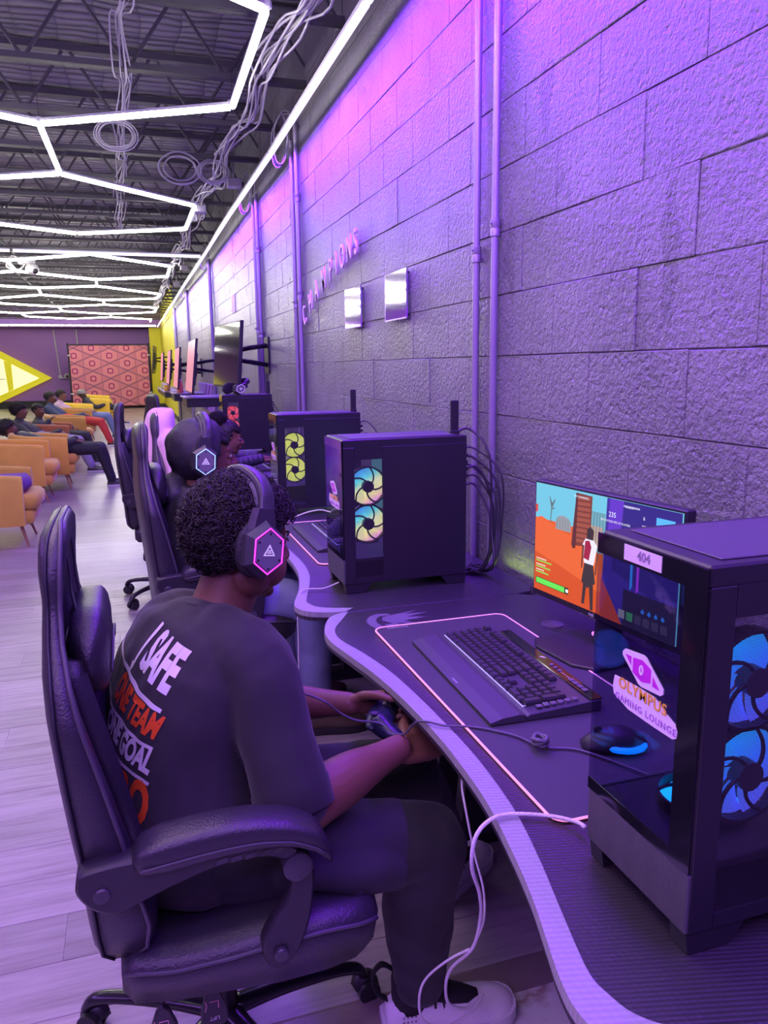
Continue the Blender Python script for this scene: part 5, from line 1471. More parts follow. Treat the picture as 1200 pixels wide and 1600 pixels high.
# ---------------------------------------------------------------- the boy in the lettered shirt
M_TEE = mat('black_tshirt', (.022, .019, .026), .85, bump=.12, bscale=900, sheen=.15)
M_TROU = mat('black_trousers', (.021, .019, .026), .8, bump=.15, bscale=700, sheen=.1)
HC = (.197, 1.574, 1.088)
TR = [((.04, 1.475, .462), 6, .165, .125), ((.045, 1.475, .50), 8, .190, .145), ((.045, 1.48, .57), 12, .190, .145), ((.042, 1.49, .64), 16, .184, .138), ((.040, 1.497, .71), 20, .180, .130), ((.050, 1.507, .78), 24, .184, .124), ((.075, 1.52, .85), 26, .190, .118), ((.105, 1.532, .905), 28, .178, .106), ((.130, 1.543, .932), 30, .122, .084), ((.146, 1.552, .955), 32, .070, .064)]
RS, RE, RW = V(.188, 1.392, .895), V(.238, 1.292, .648), V(.478, 1.405, .667)
LS, LE, LW = V(.045, 1.672, .895), V(.20, 1.745, .665), V(.425, 1.60, .690)
def body1(m):
    rows = [(r[0], r[1], r[2] * .85, r[3] * .85) for r in TR[1:]]
    torso(m, rows)
    m.chain([(.115, 1.535, .91), (.150, 1.553, .975), (.180, 1.568, 1.04)], [.068, .062, .063], 20, 4)
    m.chain([RS, RS.lerp(RE, .5), RE, RE.lerp(RW, .22) + V(0, 0, -.004), RE.lerp(RW, .5), RE.lerp(RW, .8), RW], [.055, .053, .047, .052, .048, .034, .029], 18, 4)
    m.chain([LS, LS.lerp(LE, .5), LE, LE.lerp(LW, .25), LE.lerp(LW, .55), LE.lerp(LW, .85), LW], [.055, .053, .046, .048, .042, .031, .027], 18, 4)
    # right hand seen from its back, closed round the controller; left hand open to the camera
    hand(m, V(.484, 1.405, .660), V(.86, .35, -.04), V(.05, .80, -.58), V(.10, .30, .80), 1.12, (62, 66, 70, 74), 1, (.55, .65, .45), 30)
    hand(m, V(.433, 1.592, .692), V(.88, -.30, .05), V(.20, -.72, -.25), V(.25, .15, .95), .98, (50, 62, 66, 70), 1, (.75, .60, .45), 22)
def tee(m):
    torso(m, TR)
    m.chain([(.10, 1.53, .885), (.128, 1.544, .925), (.142, 1.551, .946)], [.095, .076, .062], 20, 4)
    mr = V(.135, 1.47, .915); ml = V(.075, 1.61, .915)
    m.chain([mr, RS + V(0, 0, -.005), RS.lerp(RE, .45), RS.lerp(RE, .92)], [.078, .073, .070, .071], 20, 4)
    m.chain([ml, LS + V(0, 0, -.005), LS.lerp(LE, .45), LS.lerp(LE, .88)], [.078, .073, .070, .070], 20, 4)
HR, KR, AR = V(.09, 1.385, .530), V(.535, 1.375, .462), V(.515, 1.385, .115)
HL, KL, AL = V(.06, 1.565, .530), V(.585, 1.64, .470), V(.76, 1.79, .12)
def trousers(m):
    m.ell((.06, 1.475, .53), (.155, .18, .085), 24, 14)
    m.chain([HR, HR.lerp(KR, .3), HR.lerp(KR, .65), KR + V(-.01, 0, 0)], [.094, .098, .090, .078], 22, 4)
    m.chain([KR, KR.lerp(AR, .15) + V(-.005, 0, 0), KR.lerp(AR, .5) + V(-.012, 0, 0), KR.lerp(AR, .85), AR + V(0, 0, .005)], [.077, .078, .074, .060, .052], 22, 4)
    m.chain([HL, HL.lerp(KL, .3), HL.lerp(KL, .65), KL], [.092, .094, .086, .074], 22, 4)
    m.chain([KL, KL.lerp(AL, .4), KL.lerp(AL, .85), AL], [.073, .070, .056, .050], 22, 4)
    m.tube([(.20, 1.30, .52), (.30, 1.295, .50), (.40, 1.30, .475), (.46, 1.32, .45)], [.03, .04, .04, .03], 12, smooth=3)
t1, T1, HM1, R1 = person('curly-haired boy in black t-shirt with white and orange lettering, playing with a controller', SK1, .0042, body1,
    [('tshirt', M_TEE, tee, .0065, (.0075, 14, 1, (1, 1, .55))), ('trousers', M_TROU, trousers, .0075, (.0115, 12, 4, (.75, 1, .8)))], (HC, 24, 10, -3, 1.02), nose=.98)
# hems, collar
def loc1(p): return tuple(T1 @ Vector(p))
m = MB(); cc = V(.143, 1.550, .957); Fz = (V(.172, 1.568, 1.05) - V(.135, 1.545, .945)).normalized()
m.tube([cc + q for q in [(az(32) * cos(a) + az(-58) * sin(a)) * .067 + V(0, 0, -.024 * cos(a) + .006) for a in [2 * pi * k / 24 for k in range(24)]]], .0075, 8, closed=True, smooth=2)
m.v = [loc1(p) for p in m.v]; m.build('collar', M_TEE, t1, True)
dr = (RE - RS).normalized(); ce = RS.lerp(RE, .955); u_ = dr.orthogonal().normalized(); v_ = dr.cross(u_)
m = MB(); m.loft([[ce + d * dr + (u_ * cos(a) + v_ * sin(a)) * (r) for a in [2 * pi * k / 28 for k in range(28)]] for d, r in ((-.03, .0745), (.018, .0745), (.020, .0725), (-.02, .0700))], False)
m.v = [loc1(p) for p in m.v]; m.build('sleeve_hem', M_TEE, t1, True, 50)
# thumb nails
for p in (V(.520, 1.560, .742),):
    pass
# lettering wrapped on the back of the shirt
dg = bpy.context.evaluated_depsgraph_get(); dg.update()
tee_o = R1['tshirt']; bv = BVHTree.FromPolygons([tee_o.matrix_basis @ v.co for v in tee_o.data.vertices], [tuple(p.vertices) for p in tee_o.data.polygons])
def wrap(me, zc, name, m_, tilt=0.0, uc=0.0, off=.0016):
    bm = bmesh.new(); bm.from_mesh(me)
    for _ in range(3):
        L = [e for e in bm.edges if e.calc_length() > .009]
        if not L: break
        bmesh.ops.subdivide_edges(bm, edges=L, cuts=1); bmesh.ops.triangulate(bm, faces=[f for f in bm.faces if len(f.verts) > 3])
    for v in bm.verts:
        u, h = v.co.x + uc, v.co.y
        z = zc + h + tilt * u
        tab = [(r[0][2], r[0][0], r[0][1], r[1]) for r in TR]
        cx, cy, aa = interp(tab, z)
        a = radians(aa + 180) + u / .155
        d = Vector((cos(a), sin(a), 0)); lean = .0
        if z > .84: lean = (z - .84) * 2.2
        c = Vector((cx, cy, z)); o_ = c + d * .45 + Vector((0, 0, lean * .45)); dr_ = (c - o_).normalized()
        hit = bv.ray_cast(T1 @ o_, dr_)
        if hit[0] is not None:
            nrm = hit[1] if hit[1].dot(dr_) < 0 else -hit[1]
            v.co = hit[0] + nrm * off
        else: v.co = T1 @ c
    bm.to_mesh(me); bm.free(); me.materials.clear(); me.materials.append(m_)
    return link(name, me, t1)
M_PRW = mat('shirt_print_white', (.80, .76, .82), .7); M_PRO = mat('shirt_print_orange', (.85, .10, .015), .7); M_PRR = mat('shirt_print_red', (.55, .06, .03), .7)
UR = .115
def line(txt, size, zc, m_, sx, right=UR, bold=.0028, rot=-12):
    me = text_mesh(txt, size, 0, bold, 'RIGHT', sx, .98)
    x1 = max(v.co.x for v in me.vertices)
    for v in me.vertices:
        x, y = v.co.x - x1, v.co.y; a = radians(rot); v.co.x = right + x * cos(a) - y * sin(a); v.co.y = x * sin(a) + y * cos(a)
    return wrap(me, zc, 'shirt_lettering', m_)
def bar(zc, right, left=-.16, th=.0032, rot=-12):
    m = MB(); n = 40
    vs = []; fs = []
    for i in range(n + 1):
        x = left + (right - left) * i / n; dx = x - right; a = radians(rot); vs += [(right + dx * cos(a) + th * sin(a), dx * sin(a) - th * cos(a), 0), (right + dx * cos(a) - th * sin(a), dx * sin(a) + th * cos(a), 0)]
    fs = [(2 * i, 2 * i + 2, 2 * i + 3, 2 * i + 1) for i in range(n)]
    me = bpy.data.meshes.new('bar'); me.from_pydata(vs, [], fs); return wrap(me, zc, 'shirt_line', M_PRW)
line('J SAFE', .072, .882, M_PRW, .76, .120, .0030)
bar(.838, .116)
line('ONE TEAM', .054, .808, M_PRO, .70, .124, .0022)
bar(.774, .124)
line('ONE GOAL', .055, .746, M_PRW, .68, .130, .0026)
bar(.713, .132)
line('ZERO', .108, .668, M_PRO, .58, .136, .005, -4)
line('JURIES', .056, .602, M_PRW, .72, .142, .0028, -4)
# shoes
M_SHOE = mat('white_leather_shoe', (.78, .74, .78), .45, bump=.1, bscale=300); M_SOLE = mat('shoe_sole', (.70, .67, .72), .5)
s1 = shoe(t1, loc1((.440, 1.402, .001)), (.97, -.13, 0), M_SHOE, M_SOLE, L=.295, w=.056, h=.078, collar=mat('black_sock', (.018, .016, .02), .8), laces=mat('black_lace', (.015, .014, .017), .7))
s1['label'] = 'near white sneaker with black laces'
s2 = shoe(t1, loc1((.70, 1.745, .001)), (.80, .60, 0), M_SHOE, M_SOLE, L=.27, w=.052, h=.075, collar=mat('black_sock'), laces=mat('black_lace'))
m = MB(); m.tube([loc1(p) for p in [(.300, 1.286, .470), (.312, 1.282, .452), (.322, 1.280, .43), (.330, 1.280, .405)]], .0022, 6, smooth=4); m.build('drawstring', mat('dotted_cord', (.55, .50, .62), .6), t1, True)
hair(t1, HM1, 9000, .026, 3, 'curl', .060, -.030)
# magenta-lit headset
hs = headset('dark headset with a magenta-lit hexagonal cup, worn by the boy in the lettered t-shirt', headM(HC, 24, 10, -3, 1.08), ('magenta', (.95, .06, .85)))
# game controller
t = thing('game_controller', 'dark game controller held between the boy\'s two hands over his lap', 'controller', (.478, 1.515, .690), radians(62))
CM = mat('controller_navy', (.015, .018, .040), .3)
m = MB()
m.ell((0, 0, 0), (.055, .032, .017), 20, 12); m.chain([(-.045, -.005, .002), (-.066, -.030, -.006), (-.072, -.056, -.014)], [.024, .020, .014], 12, 3); m.chain([(.045, -.005, .002), (.066, -.030, -.006), (.072, -.056, -.014)], [.024, .020, .014], 12, 3); m.ell((0, .012, .0), (.07, .022, .015), 16, 10)
o = m.build('controller_shell', CM, t, True); remesh(o, .003, 2)
for i, (x, y) in enumerate(((-.042, .008), (.022, -.014))):
    m = MB(); m.lathe([(.006, .012), (.005, .022), (.009, .024), (.0085, .027)], 14, (x, y, 0)); m.build('thumb_stick', M_BLACK, t, True, 40)
for i, (x, y) in enumerate(((.045, .020), (.045, .000), (.055, .010), (.035, .010))):
    m = MB(); m.cyl((x, y, .012), (x, y, .0195), .0042, n=12); m.build('face_button', mat('button'), t, True, 40)

# ---------------------------------------------------------------- hooded boy
M_HOOD = mat('black_shell_jacket', (.028, .026, .034), .55, bump=.15, bscale=200)
M_JEANS = mat('blue_jeans', (.20, .23, .40), .75, var=.35, vscale=9, bump=.2, bscale=600)
H2 = (.262, 3.02, 1.112)
def body2(m):
    torso(m, [((.20, 3.02, .52), 5, .13, .10), ((.19, 3.02, .75), 8, .14, .10), ((.20, 3.02, .92), 8, .15, .09), ((.22, 3.02, 1.0), 8, .06, .06)])
    m.chain([(.21, 3.02, .98), (.225, 3.02, 1.06)], [.055, .052], 16, 3)
    hand(m, V(.47, 2.93, .735), V(1, .3, -.1), V(0, .2, -1), V(0, 1, .2), .95, (35, 38, 40, 44)); hand(m, V(.46, 3.12, .735), V(1, -.3, -.1), V(0, .2, -1), V(0, -1, .2), .95, (35, 38, 40, 44))
    m.chain([(.39, 2.88, .74), (.47, 2.93, .735)], [.032, .028], 12, 3); m.chain([(.38, 3.17, .74), (.46, 3.12, .735)], [.032, .028], 12, 3)
def jacket2(m):
    torso(m, [((.20, 3.02, .47), 5, .20, .155), ((.19, 3.02, .60), 6, .205, .16), ((.18, 3.02, .75), 8, .205, .15), ((.19, 3.02, .88), 8, .21, .135), ((.205, 3.02, .95), 8, .18, .11), ((.22, 3.02, 1.0), 8, .11, .095)])
    m.chain([(.20, 2.87, .94), (.24, 2.82, .78), (.33, 2.84, .745), (.44, 2.91, .738)], [.085, .072, .062, .040], 18, 4); m.chain([(.20, 3.17, .94), (.24, 3.23, .78), (.33, 3.21, .745), (.43, 3.14, .738)], [.085, .072, .062, .040], 18, 4)
    M_ = headM(H2, 6, 4)
    # hood: a shell over the back of the head, open at the face, gathered at the neck
    n = 22; rings = []
    m.M = M_
    for i in range(12):
        th = radians(20 + 150 * i / 11)
    m.M = None
def hood2(m):
    m.M = headM(H2, 6, 4); c = Vector((-.028, 0, .030))
    for i in range(420):
        z = 1 - 2 * (i + .5) / 420; ph = i * 2.399963; rr = sqrt(1 - z * z); d = Vector((rr * cos(ph), rr * sin(ph), z))
        if d.x > .52 - .20 * (d.z < 0) * 1 or d.z < -.93: continue
        k = 1 + .10 * max(0, -d.x) + .06 * noise.noise(d * 3)
        p = c + Vector((d.x * .106 * k, d.y * .098, d.z * .104 * k)); m.ell(p, .018, 6, 4)
    m.M = None
    m.chain([(.13, 2.96, .98), (.12, 3.02, 1.0), (.13, 3.08, .98)], [.05, .06, .05], 14, 3); m.chain([(.20, 2.92, .99), (.27, 2.95, 1.005), (.30, 3.02, 1.0), (.27, 3.09, 1.005)], [.03, .028, .026, .028], 12, 3)
def jeans2(m):
    m.ell((.20, 3.02, .52), (.16, .18, .08), 20, 12)
    m.chain([(.22, 2.92, .52), (.45, 2.88, .56), (.60, 2.84, .55)], [.095, .09, .078], 18, 4); m.chain([(.60, 2.84, .55), (.62, 2.84, .34), (.62, 2.85, .13)], [.076, .068, .058], 18, 4)
    m.chain([(.22, 3.12, .52), (.45, 3.18, .56), (.60, 3.20, .55)], [.095, .09, .078], 18, 4); m.chain([(.60, 3.20, .55), (.64, 3.20, .34), (.64, 3.20, .13)], [.076, .068, .058], 18, 4)
t2, T2, HM2, R2 = person('boy in a black hood with a blue-ringed headset, seen in profile at the second desk', SK1, .006, body2,
    [('jacket', M_HOOD, jacket2, .009, (.010, 11, 2)), ('hood', M_HOOD, hood2, .0085, (.007, 13, 7)), ('jeans', M_JEANS, jeans2, .009, (.009, 12, 3))], (H2, 6, 4, 0, 1.0), nose=1.03)
hair(t2, HM2, 700, .013, 5, 'short', .062, -.03)
for k, y in enumerate((2.85, 3.20)): shoe(t2, tuple(T2 @ V(.56, y, .001)), (1, -.1, 0), mat('brown_boot', (.08, .05, .035), .6), M_BLACK, L=.27, w=.05, h=.08)
headset('headset with a blue-white ring on its cup, worn over the black hood', headM((.255, 3.02, 1.108), 6, 4, 0, 1.16), ('blue_white', (.35, .55, 1.0)), mic=-1)

# ---------------------------------------------------------------- child with the hair bun
M_PUFF = mat('dark_puffer', (.040, .036, .060), .45, bump=.1, bscale=120)
H3 = (.625, 5.50, .958)
def body3(m):
    torso(m, [((.53, 5.5, .50), 0, .12, .09), ((.53, 5.5, .65), 0, .125, .09), ((.56, 5.5, .78), 0, .12, .08), ((.585, 5.5, .84), 0, .05, .05)])
    m.chain([(.575, 5.5, .82), (.605, 5.5, .90)], [.045, .045], 14, 3)
    for y, s_ in ((5.38, 1), (5.62, -1)):
        hand(m, V(.845, y, .815), V(1, .08 * s_, -.12), V(0, 0, -1), V(0, s_, .2), .85, (28, 30, 34, 38)); m.chain([(.79, y, .815), (.845, y, .815)], [.026, .024], 12, 3)
def puffer(m):
    for z in range(5): m.ell((.53 + .006 * z, 5.5, .52 + z * .060), (.125, .165, .044), 24, 10)
    m.ell((.565, 5.5, .80), (.095, .145, .045), 20, 10)
    for y, ys in ((5.34, 5.38), (5.66, 5.62)):
        a = V(.565, y, .79); b = V(.62, y, .745 + .05); c = V(.83, ys, .82)
        for k in range(3): m.ell(a.lerp(b, k / 2), (.060, .056, .046), 14, 8)
        for k in range(7): m.ell(b.lerp(c, k / 6), (.029, .052 - .002 * k, .050 - .002 * k), 14, 8)
def legs3(m):
    for y in (5.40, 5.60):
        m.chain([(.53, y, .50), (.80, y, .50)], [.080, .066], 16, 3); m.chain([(.80, y, .50), (.82, y, .12)], [.064, .048], 16, 3)
t3, T3, HM3, R3 = person('child with a high curly hair bun and dark puffer jacket, reaching for the keyboard', SK2, .0065, body3,
    [('puffer_jacket', M_PUFF, puffer, .008, None), ('trousers', M_TROU, legs3, .012, None)], (H3, -2, 6, 0, .98), nose=1.0)
hair(t3, HM3, 900, .014, 8, 'short', .058, -.045)
m = MB(); b0 = HM3 @ Vector((-.085, 0, .135))
for i in range(90):
    z = 1 - 2 * (i + .5) / 90; ph = i * 2.4; rr = sqrt(1 - z * z); m.ell(b0 + Vector((rr * cos(ph), rr * sin(ph), z * .8)) * .042, .016, 6, 4)
o = m.build('hair_bun', HAIR, t3, True); remesh(o, .007, 1)
m = MB(); rnd = random.Random(9)
for i in range(1100):
    z = rnd.uniform(-1, 1); ph = rnd.uniform(0, 6.28); rr = sqrt(1 - z * z); d = Vector((rr * cos(ph), rr * sin(ph), z * .85)); u = d.orthogonal().normalized(); v_ = d.cross(u).normalized(); a0 = rnd.uniform(0, 6)
    m.tube([b0 + d * (.045 + .026 * j / 5) + (u * cos(a0 + j * 1.3) + v_ * sin(a0 + j * 1.3)) * .005 for j in range(6)], .0015, 3)
o = m.build('hair_curls', HAIR, t3, True); o['kind'] = 'stuff'
for y in (5.40, 5.60): shoe(t3, tuple(T3 @ V(.76, y, .001)), (1, 0, 0), M_BLACK, M_SOLE, L=.23, w=.045, h=.07)
t = thing('stool', 'low black round stool under the child in the puffer jacket', 'stool', (.53, 5.5, 0))
m = MB(); m.lathe([(.15, .37), (.18, .385), (.18, .415), (.15, .43)], 28); m.build('seat', M_LEATHER, t, True, 50)
m = MB(); m.cyl((0, 0, .02), (0, 0, .375), .025, n=14); m.build('column', M_STEEL, t, True, 50)
m = MB(); m.lathe([(.19, 0), (.19, .012), (.03, .03)], 28); m.build('base', M_STEEL, t, True, 50)
headset('headset lying on top of the red-lit computer, its cup facing the room', headM((.80, 6.585, 1.305), 200, -66, 0, 1.02), ('soft_violet', (.55, .3, .9)))

# pink hooded jacket draped over a chair back
t = thing('pink_hoodie', 'pale pink hooded jacket draped over the back of a gaming chair', 'jacket', (.14, 4.02, 1.25))
M_PINK = mat('pink_fleece', (.82, .54, .60), .85, bump=.25, bscale=200, sheen=.3); p0 = Vector(t.location)
m = MB()
rr = []
for z, hw, hd, dx in ((.62, .20, .055, .0), (.75, .215, .06, .0), (.90, .225, .06, .0), (1.02, .20, .06, .0), (1.12, .165, .055, .0), (1.20, .15, .05, .005), (1.235, .125, .045, .01), (1.26, .07, .03, .02)):
    rr.append(ring(V(.125 + dx, 4.02, z) - p0, az(0), V(0, 0, 1), hw, hd + .02))
m.loft(rr)
m.chain([V(.17, 3.85, 1.10) - p0, V(.19, 3.81, .90) - p0, V(.20, 3.82, .68) - p0], [.06, .055, .05], 14, 4); m.chain([V(.17, 4.19, 1.10) - p0, V(.19, 4.23, .90) - p0, V(.20, 4.22, .68) - p0], [.06, .055, .05], 14, 4)
m.chain([V(.10, 3.94, 1.16) - p0, V(.06, 4.02, 1.10) - p0, V(.10, 4.10, 1.16) - p0], [.04, .055, .04], 14, 4)
o = m.build('fleece', M_PINK, t, True); remesh(o, .012, 4); wrinkle(o, .014, 8, 3, (1, 1, .4))
m = MB(); m.tube([V(.20, 3.87, 1.02) - p0, V(.215, 3.86, .93) - p0, V(.21, 3.87, .86) - p0], .004, 6, smooth=3); m.build('cord', M_BLACK, t, True)

# ================================================================== LOUNGE SIDE
def velvet(name, c):
    return mat(name, c, .75, var=.14, vscale=7, sheen=.4, bump=.06, bscale=300)
VEL = [velvet('mustard_velvet', (.72, .46, .06)), velvet('orange_velvet', (.84, .46, .07)), velvet('rust_velvet', (.42, .13, .04)), velvet('bright_yellow_velvet', (.86, .58, .03)), velvet('brown_gold_velvet', (.50, .24, .04))]
BRASS = mat('brass_leg', (.55, .30, .16), .3, metal=.8)
def armchair(loc, rz, label, m_, h=.64):
    """barrel armchair facing local +x, near side at -y"""
    t = thing('armchair', label, 'armchair', loc, rz, 'velvet armchairs of the lounge')
    W_, D_ = .35, .36
    # U-shaped shell
    path = [(.30, -W_), (.10, -W_ - .005), (-.12, -W_), (-.27, -W_ + .09), (-.345, -.14), (-.36, 0), (-.345, .14), (-.27, W_ - .09), (-.12, W_), (.10, W_ + .005), (.30, W_)]
    P_, _ = crom([Vector((a, b, 0)) for a, b in path], [0] * len(path), 4)
    rings = []
    for i, p in enumerate(P_):
        tt = (P_[min(i + 1, len(P_) - 1)] - P_[max(i - 1, 0)]).normalized(); nn = Vector((tt.y, -tt.x, 0)); e = abs(i / (len(P_) - 1) - .5) * 2
        top = h + .07 * (1 - e) ** .8; flare = .03
        rings.append([p + nn * a + Vector((0, 0, z)) for a, z in ((-.035, .20), (.022, .20), (.035 + flare * .3, .30), (.035 + flare, top - .03), (.025 + flare, top - .006), (flare, top), (flare - .03, top - .006), (flare - .042, top - .03), (-.04, .36))])
    m = MB(); m.loft(rings); m.build('shell', m_, t, True, 60)
    m = MB()
    for k in range(5):
        i = 10 + k * 5; 
        if i >= len(P_): break
        p = P_[i]; m = MB(); m.tube([p * .90 + Vector((0, 0, .44)), p * .955 + Vector((0, 0, h + .02))], .004, 5); m.build('channel_seam', mat('seam_brown', (.30, .13, .02), .8), t)  # seams in a darker brown than the velvet
    m = MB(); m.prism([(-.30, -.26), (-.28, -.31), (.33, -.315), (.36, -.29), (.36, .29), (.33, .315), (-.28, .31), (-.30, .26)], .20, .31, 'xy', bev=.02); m.build('seat_base', m_, t, True, 50)
    m = MB(); m.prism([(-.28, -.27), (-.26, -.295), (.36, -.30), (.405, -.24), (.42, 0), (.405, .24), (.36, .30), (-.26, .295), (-.28, .27)], .315, .44, 'xy', bev=.035); m.build('seat_cushion', m_, t, True, 60)
    for sx in (-1, 1):
        for sy in (-1, 1):
            m = MB(); m.cyl((.24 * sx, .22 * sy, .21), (.30 * sx, .27 * sy, .0), .016, .008, 10); m.build('leg', BRASS, t, True, 60)
    return t
CH = [((-1.20, 7.15), 0, 'nearest mustard armchair with a purple cushioned seat corner, cut by the left edge', 0, .60), ((-1.26, 9.47), 0, 'empty orange armchair with open front seat, behind the nearest mustard one', 1, .64),
      ((-1.10, 10.40), 3, 'orange armchair holding the slouching boy with outstretched black trousers', 1, .64), ((-1.22, 12.65), 0, 'rust brown armchair beside the two boys in dark jackets', 2, .64),
      ((-1.10, 14.5), 4, 'brown-gold armchair with a yellow rim behind the rust one', 4, .64), ((-1.12, 17.2), 0, 'brown-gold armchair in front of the boy in navy', 4, .64),
      ((-1.2, 19.6), 0, 'yellow armchair just behind the boy in navy', 3, .64), ((-.85, 22.2), -4, 'bright yellow armchair standing farther toward the patterned backdrop', 3, .66), ((-.95, 25.0), 0, 'farthest bright yellow armchair, just before the patterned backdrop', 3, .66)]
for (x, y), rz, lb, k, h in CH: armchair((x, y, 0), radians(rz), lb, VEL[k], h)
t = thing('cushion', 'purple cushion lying on the nearest mustard armchair', 'cushion', (-1.12, 7.15, .44))
m = MB(); m.prism([(-.2, -.22), (.22, -.22), (.25, 0), (.22, .22), (-.2, .22)], 0, .13, 'xy', bev=.04); m.build('cushion_cover', mat('purple_cloth', (.20, .06, .34), .8), t, True, 60)
m = MB(); m.tube([(-.2, -.22, .065), (.22, -.22, .065), (.25, 0, .065), (.22, .22, .065), (-.2, .22, .065)], .006, 6, closed=True); m.build('piping', mat('purple_cloth'), t)
def sitter(label, head, azd, chest, hip, knee, foot, skin, top, pants, hairk=(.02, 600, 'short'), hand_to=None, shoes=M_BLACK, pitch=0, split=.22, s=1.0, voxel=.011):
    hd = Vector(head); ch = Vector(chest); hp = Vector(hip)
    neck = ch.lerp(hd, .55)
    lat = V(0, 1, 0)
    def b(m):
        m.chain([hp, hp.lerp(ch, .6), ch, neck, hd], [.11 * s, .11 * s, .10 * s, .05 * s, .05 * s], 16, 4)
        for k_, y in enumerate((-1, 1)):
            w_ = Vector(hand_to) if (hand_to and k_ == 0) else hp.lerp(Vector(knee), .55) + V(0, .12 * y, .10)
            sh = ch + V(0, .16 * y * s, .02); m.chain([ch, sh, sh.lerp(w_, .5) + V(-.02, .07 * y, -.12), w_], [.05, .04, .035, .026], 12, 4)
            hand(m, w_, (V(.6, 0, .6) if hand_to and k_ == 0 else V(1, 0, -.1)), V(0, 0, -1), V(0, -y, .2), .9 * s, (35, 40, 42, 45))
    def tp(m):
        m.chain([hp, hp.lerp(ch, .5), ch], [.155 * s, .16 * s, .14 * s], 20, 4, flat=(1.15, .85), up=(1, 0, .3))
        m.ell(ch + V(0, 0, .03), (.11 * s, .19 * s, .09 * s), 18, 10); m.chain([ch.lerp(hd, .15), ch.lerp(hd, .4)], [.085 * s, .07 * s], 14, 3)
        for k_, y in enumerate((-1, 1)):
            w_ = Vector(hand_to) if (hand_to and k_ == 0) else hp.lerp(Vector(knee), .55) + V(0, .12 * y, .10)
            sh = ch + V(0, .18 * y * s, .02); el = sh.lerp(w_, .5) + V(-.02, .07 * y, -.12)
            m.chain([sh, el, w_], [.07 * s, .058 * s, .042 * s], 14, 4)
    def pt(m):
        m.ell(hp, (.16 * s, .18 * s, .11 * s), 18, 10)
        for y in (-1, 1):
            k_ = Vector(knee) + V(0, split * .5 * y, 0); f = Vector(foot) + V(0, split * .5 * y, .09)
            m.chain([hp + V(0, .09 * y, 0), k_], [.088 * s, .072 * s], 14, 3); m.chain([k_, k_.lerp(f, .5), f], [.07 * s, .06 * s, .048 * s], 14, 3)
    t, T, HM, R_ = person(label, skin, voxel, b, [('jacket', top, tp, .012, (.008, 10, 1)), ('trousers', pants, pt, .013, (.008, 10, 2))], (tuple(hd), azd, pitch, 0, s), group=None)
    hair(t, HM, hairk[1], hairk[0], 11, hairk[2], .056, -.04)
    for y in (-1, 1): shoe(t, tuple(T @ (V(foot[0] - .06, foot[1] + split * .5 * y, .002))), (1, .0, 0), shoes, M_SOLE, L=.26, w=.048, h=.075)
    return t
DJ = mat('dark_jacket', (.035, .032, .05), .6); NV = mat('navy_jacket', (.035, .05, .13), .65); BLK = mat('black_jeans', (.025, .024, .035), .7)
GRP = mat('grey_violet_trousers', (.30, .25, .42), .8); RED = mat('red_trousers', (.50, .03, .04), .75); JN = mat('lounge_jeans', (.16, .22, .42), .75)
sitter('boy slouching low in an orange armchair, long black trousers stretched out', (-1.47, 10.4, .735), 8, (-1.33, 10.4, .60), (-1.08, 10.4, .50), (-.42, 10.3, .48), (-.31, 10.3, 0), SK1, DJ, BLK, (.024, 700, 'curl'), pitch=-14)
sitter('boy with thick curly hair and dark jacket, sitting beside a smaller boy', (-1.56, 12.25, .87), 4, (-1.58, 12.25, .64), (-1.36, 12.3, .50), (-.78, 11.95, .44), (-.62, 11.85, 0), SK2, DJ, GRP, (.030, 800, 'curl'), shoes=mat('dark_shoe', (.05, .03, .04), .5))
sitter('smaller boy holding a hand to his chin beside the curly-haired boy', (-1.37, 12.85, .84), -28, (-1.38, 12.85, .62), (-1.20, 12.9, .50), (-.72, 12.9, .44), (-.62, 12.9, 0), SK2, DJ, BLK, (.010, 400, 'short'), hand_to=(-1.22, 12.68, .70), s=.9)
sitter('boy in a navy jacket seated farther back, in front of the purple wall', (-1.56, 16.9, .90), 2, (-1.58, 16.9, .66), (-1.35, 16.9, .50), (-.60, 15.9, .46), (-.45, 15.8, 0), SK1, NV, RED, (.016, 400, 'short'), s=1.02, voxel=.014)
sitter('person whose face shows just past the boy in navy, in blue jeans', (-1.42, 17.75, .92), 0, (-1.48, 17.75, .68), (-1.25, 17.75, .50), (-.52, 17.7, .47), (-.40, 17.7, 0), SK2, mat('pale_pink_top', (.62, .42, .55), .8), JN, (.012, 300, 'short'), voxel=.014)
t6 = sitter('far person in a grey cap leaning on a dark seat before the patterned backdrop', (-1.25, 22.0, .80), 10, (-1.15, 22.0, .62), (-.9, 22.0, .48), (-.4, 22.0, .46), (-.3, 22.0, 0), SK3, DJ, BLK, (.006, 100, 'short'), voxel=.016)
m = MB(); q = Matrix.Translation((0, 0, 0)) @ headM((0, 0, 0), 10)
m.M = q; m.lathe([(.112, .03), (.113, .07), (.10, .11), (.07, .14), (.01, .152)], 20, (-.012, 0, 0)); m.prism([(.08, -.07), (.16, -.055), (.18, 0), (.16, .055), (.08, .07)], .04, .05, 'xy'); m.build('cap', mat('grey_cap', (.32, .29, .28), .8), t6, True, 40)

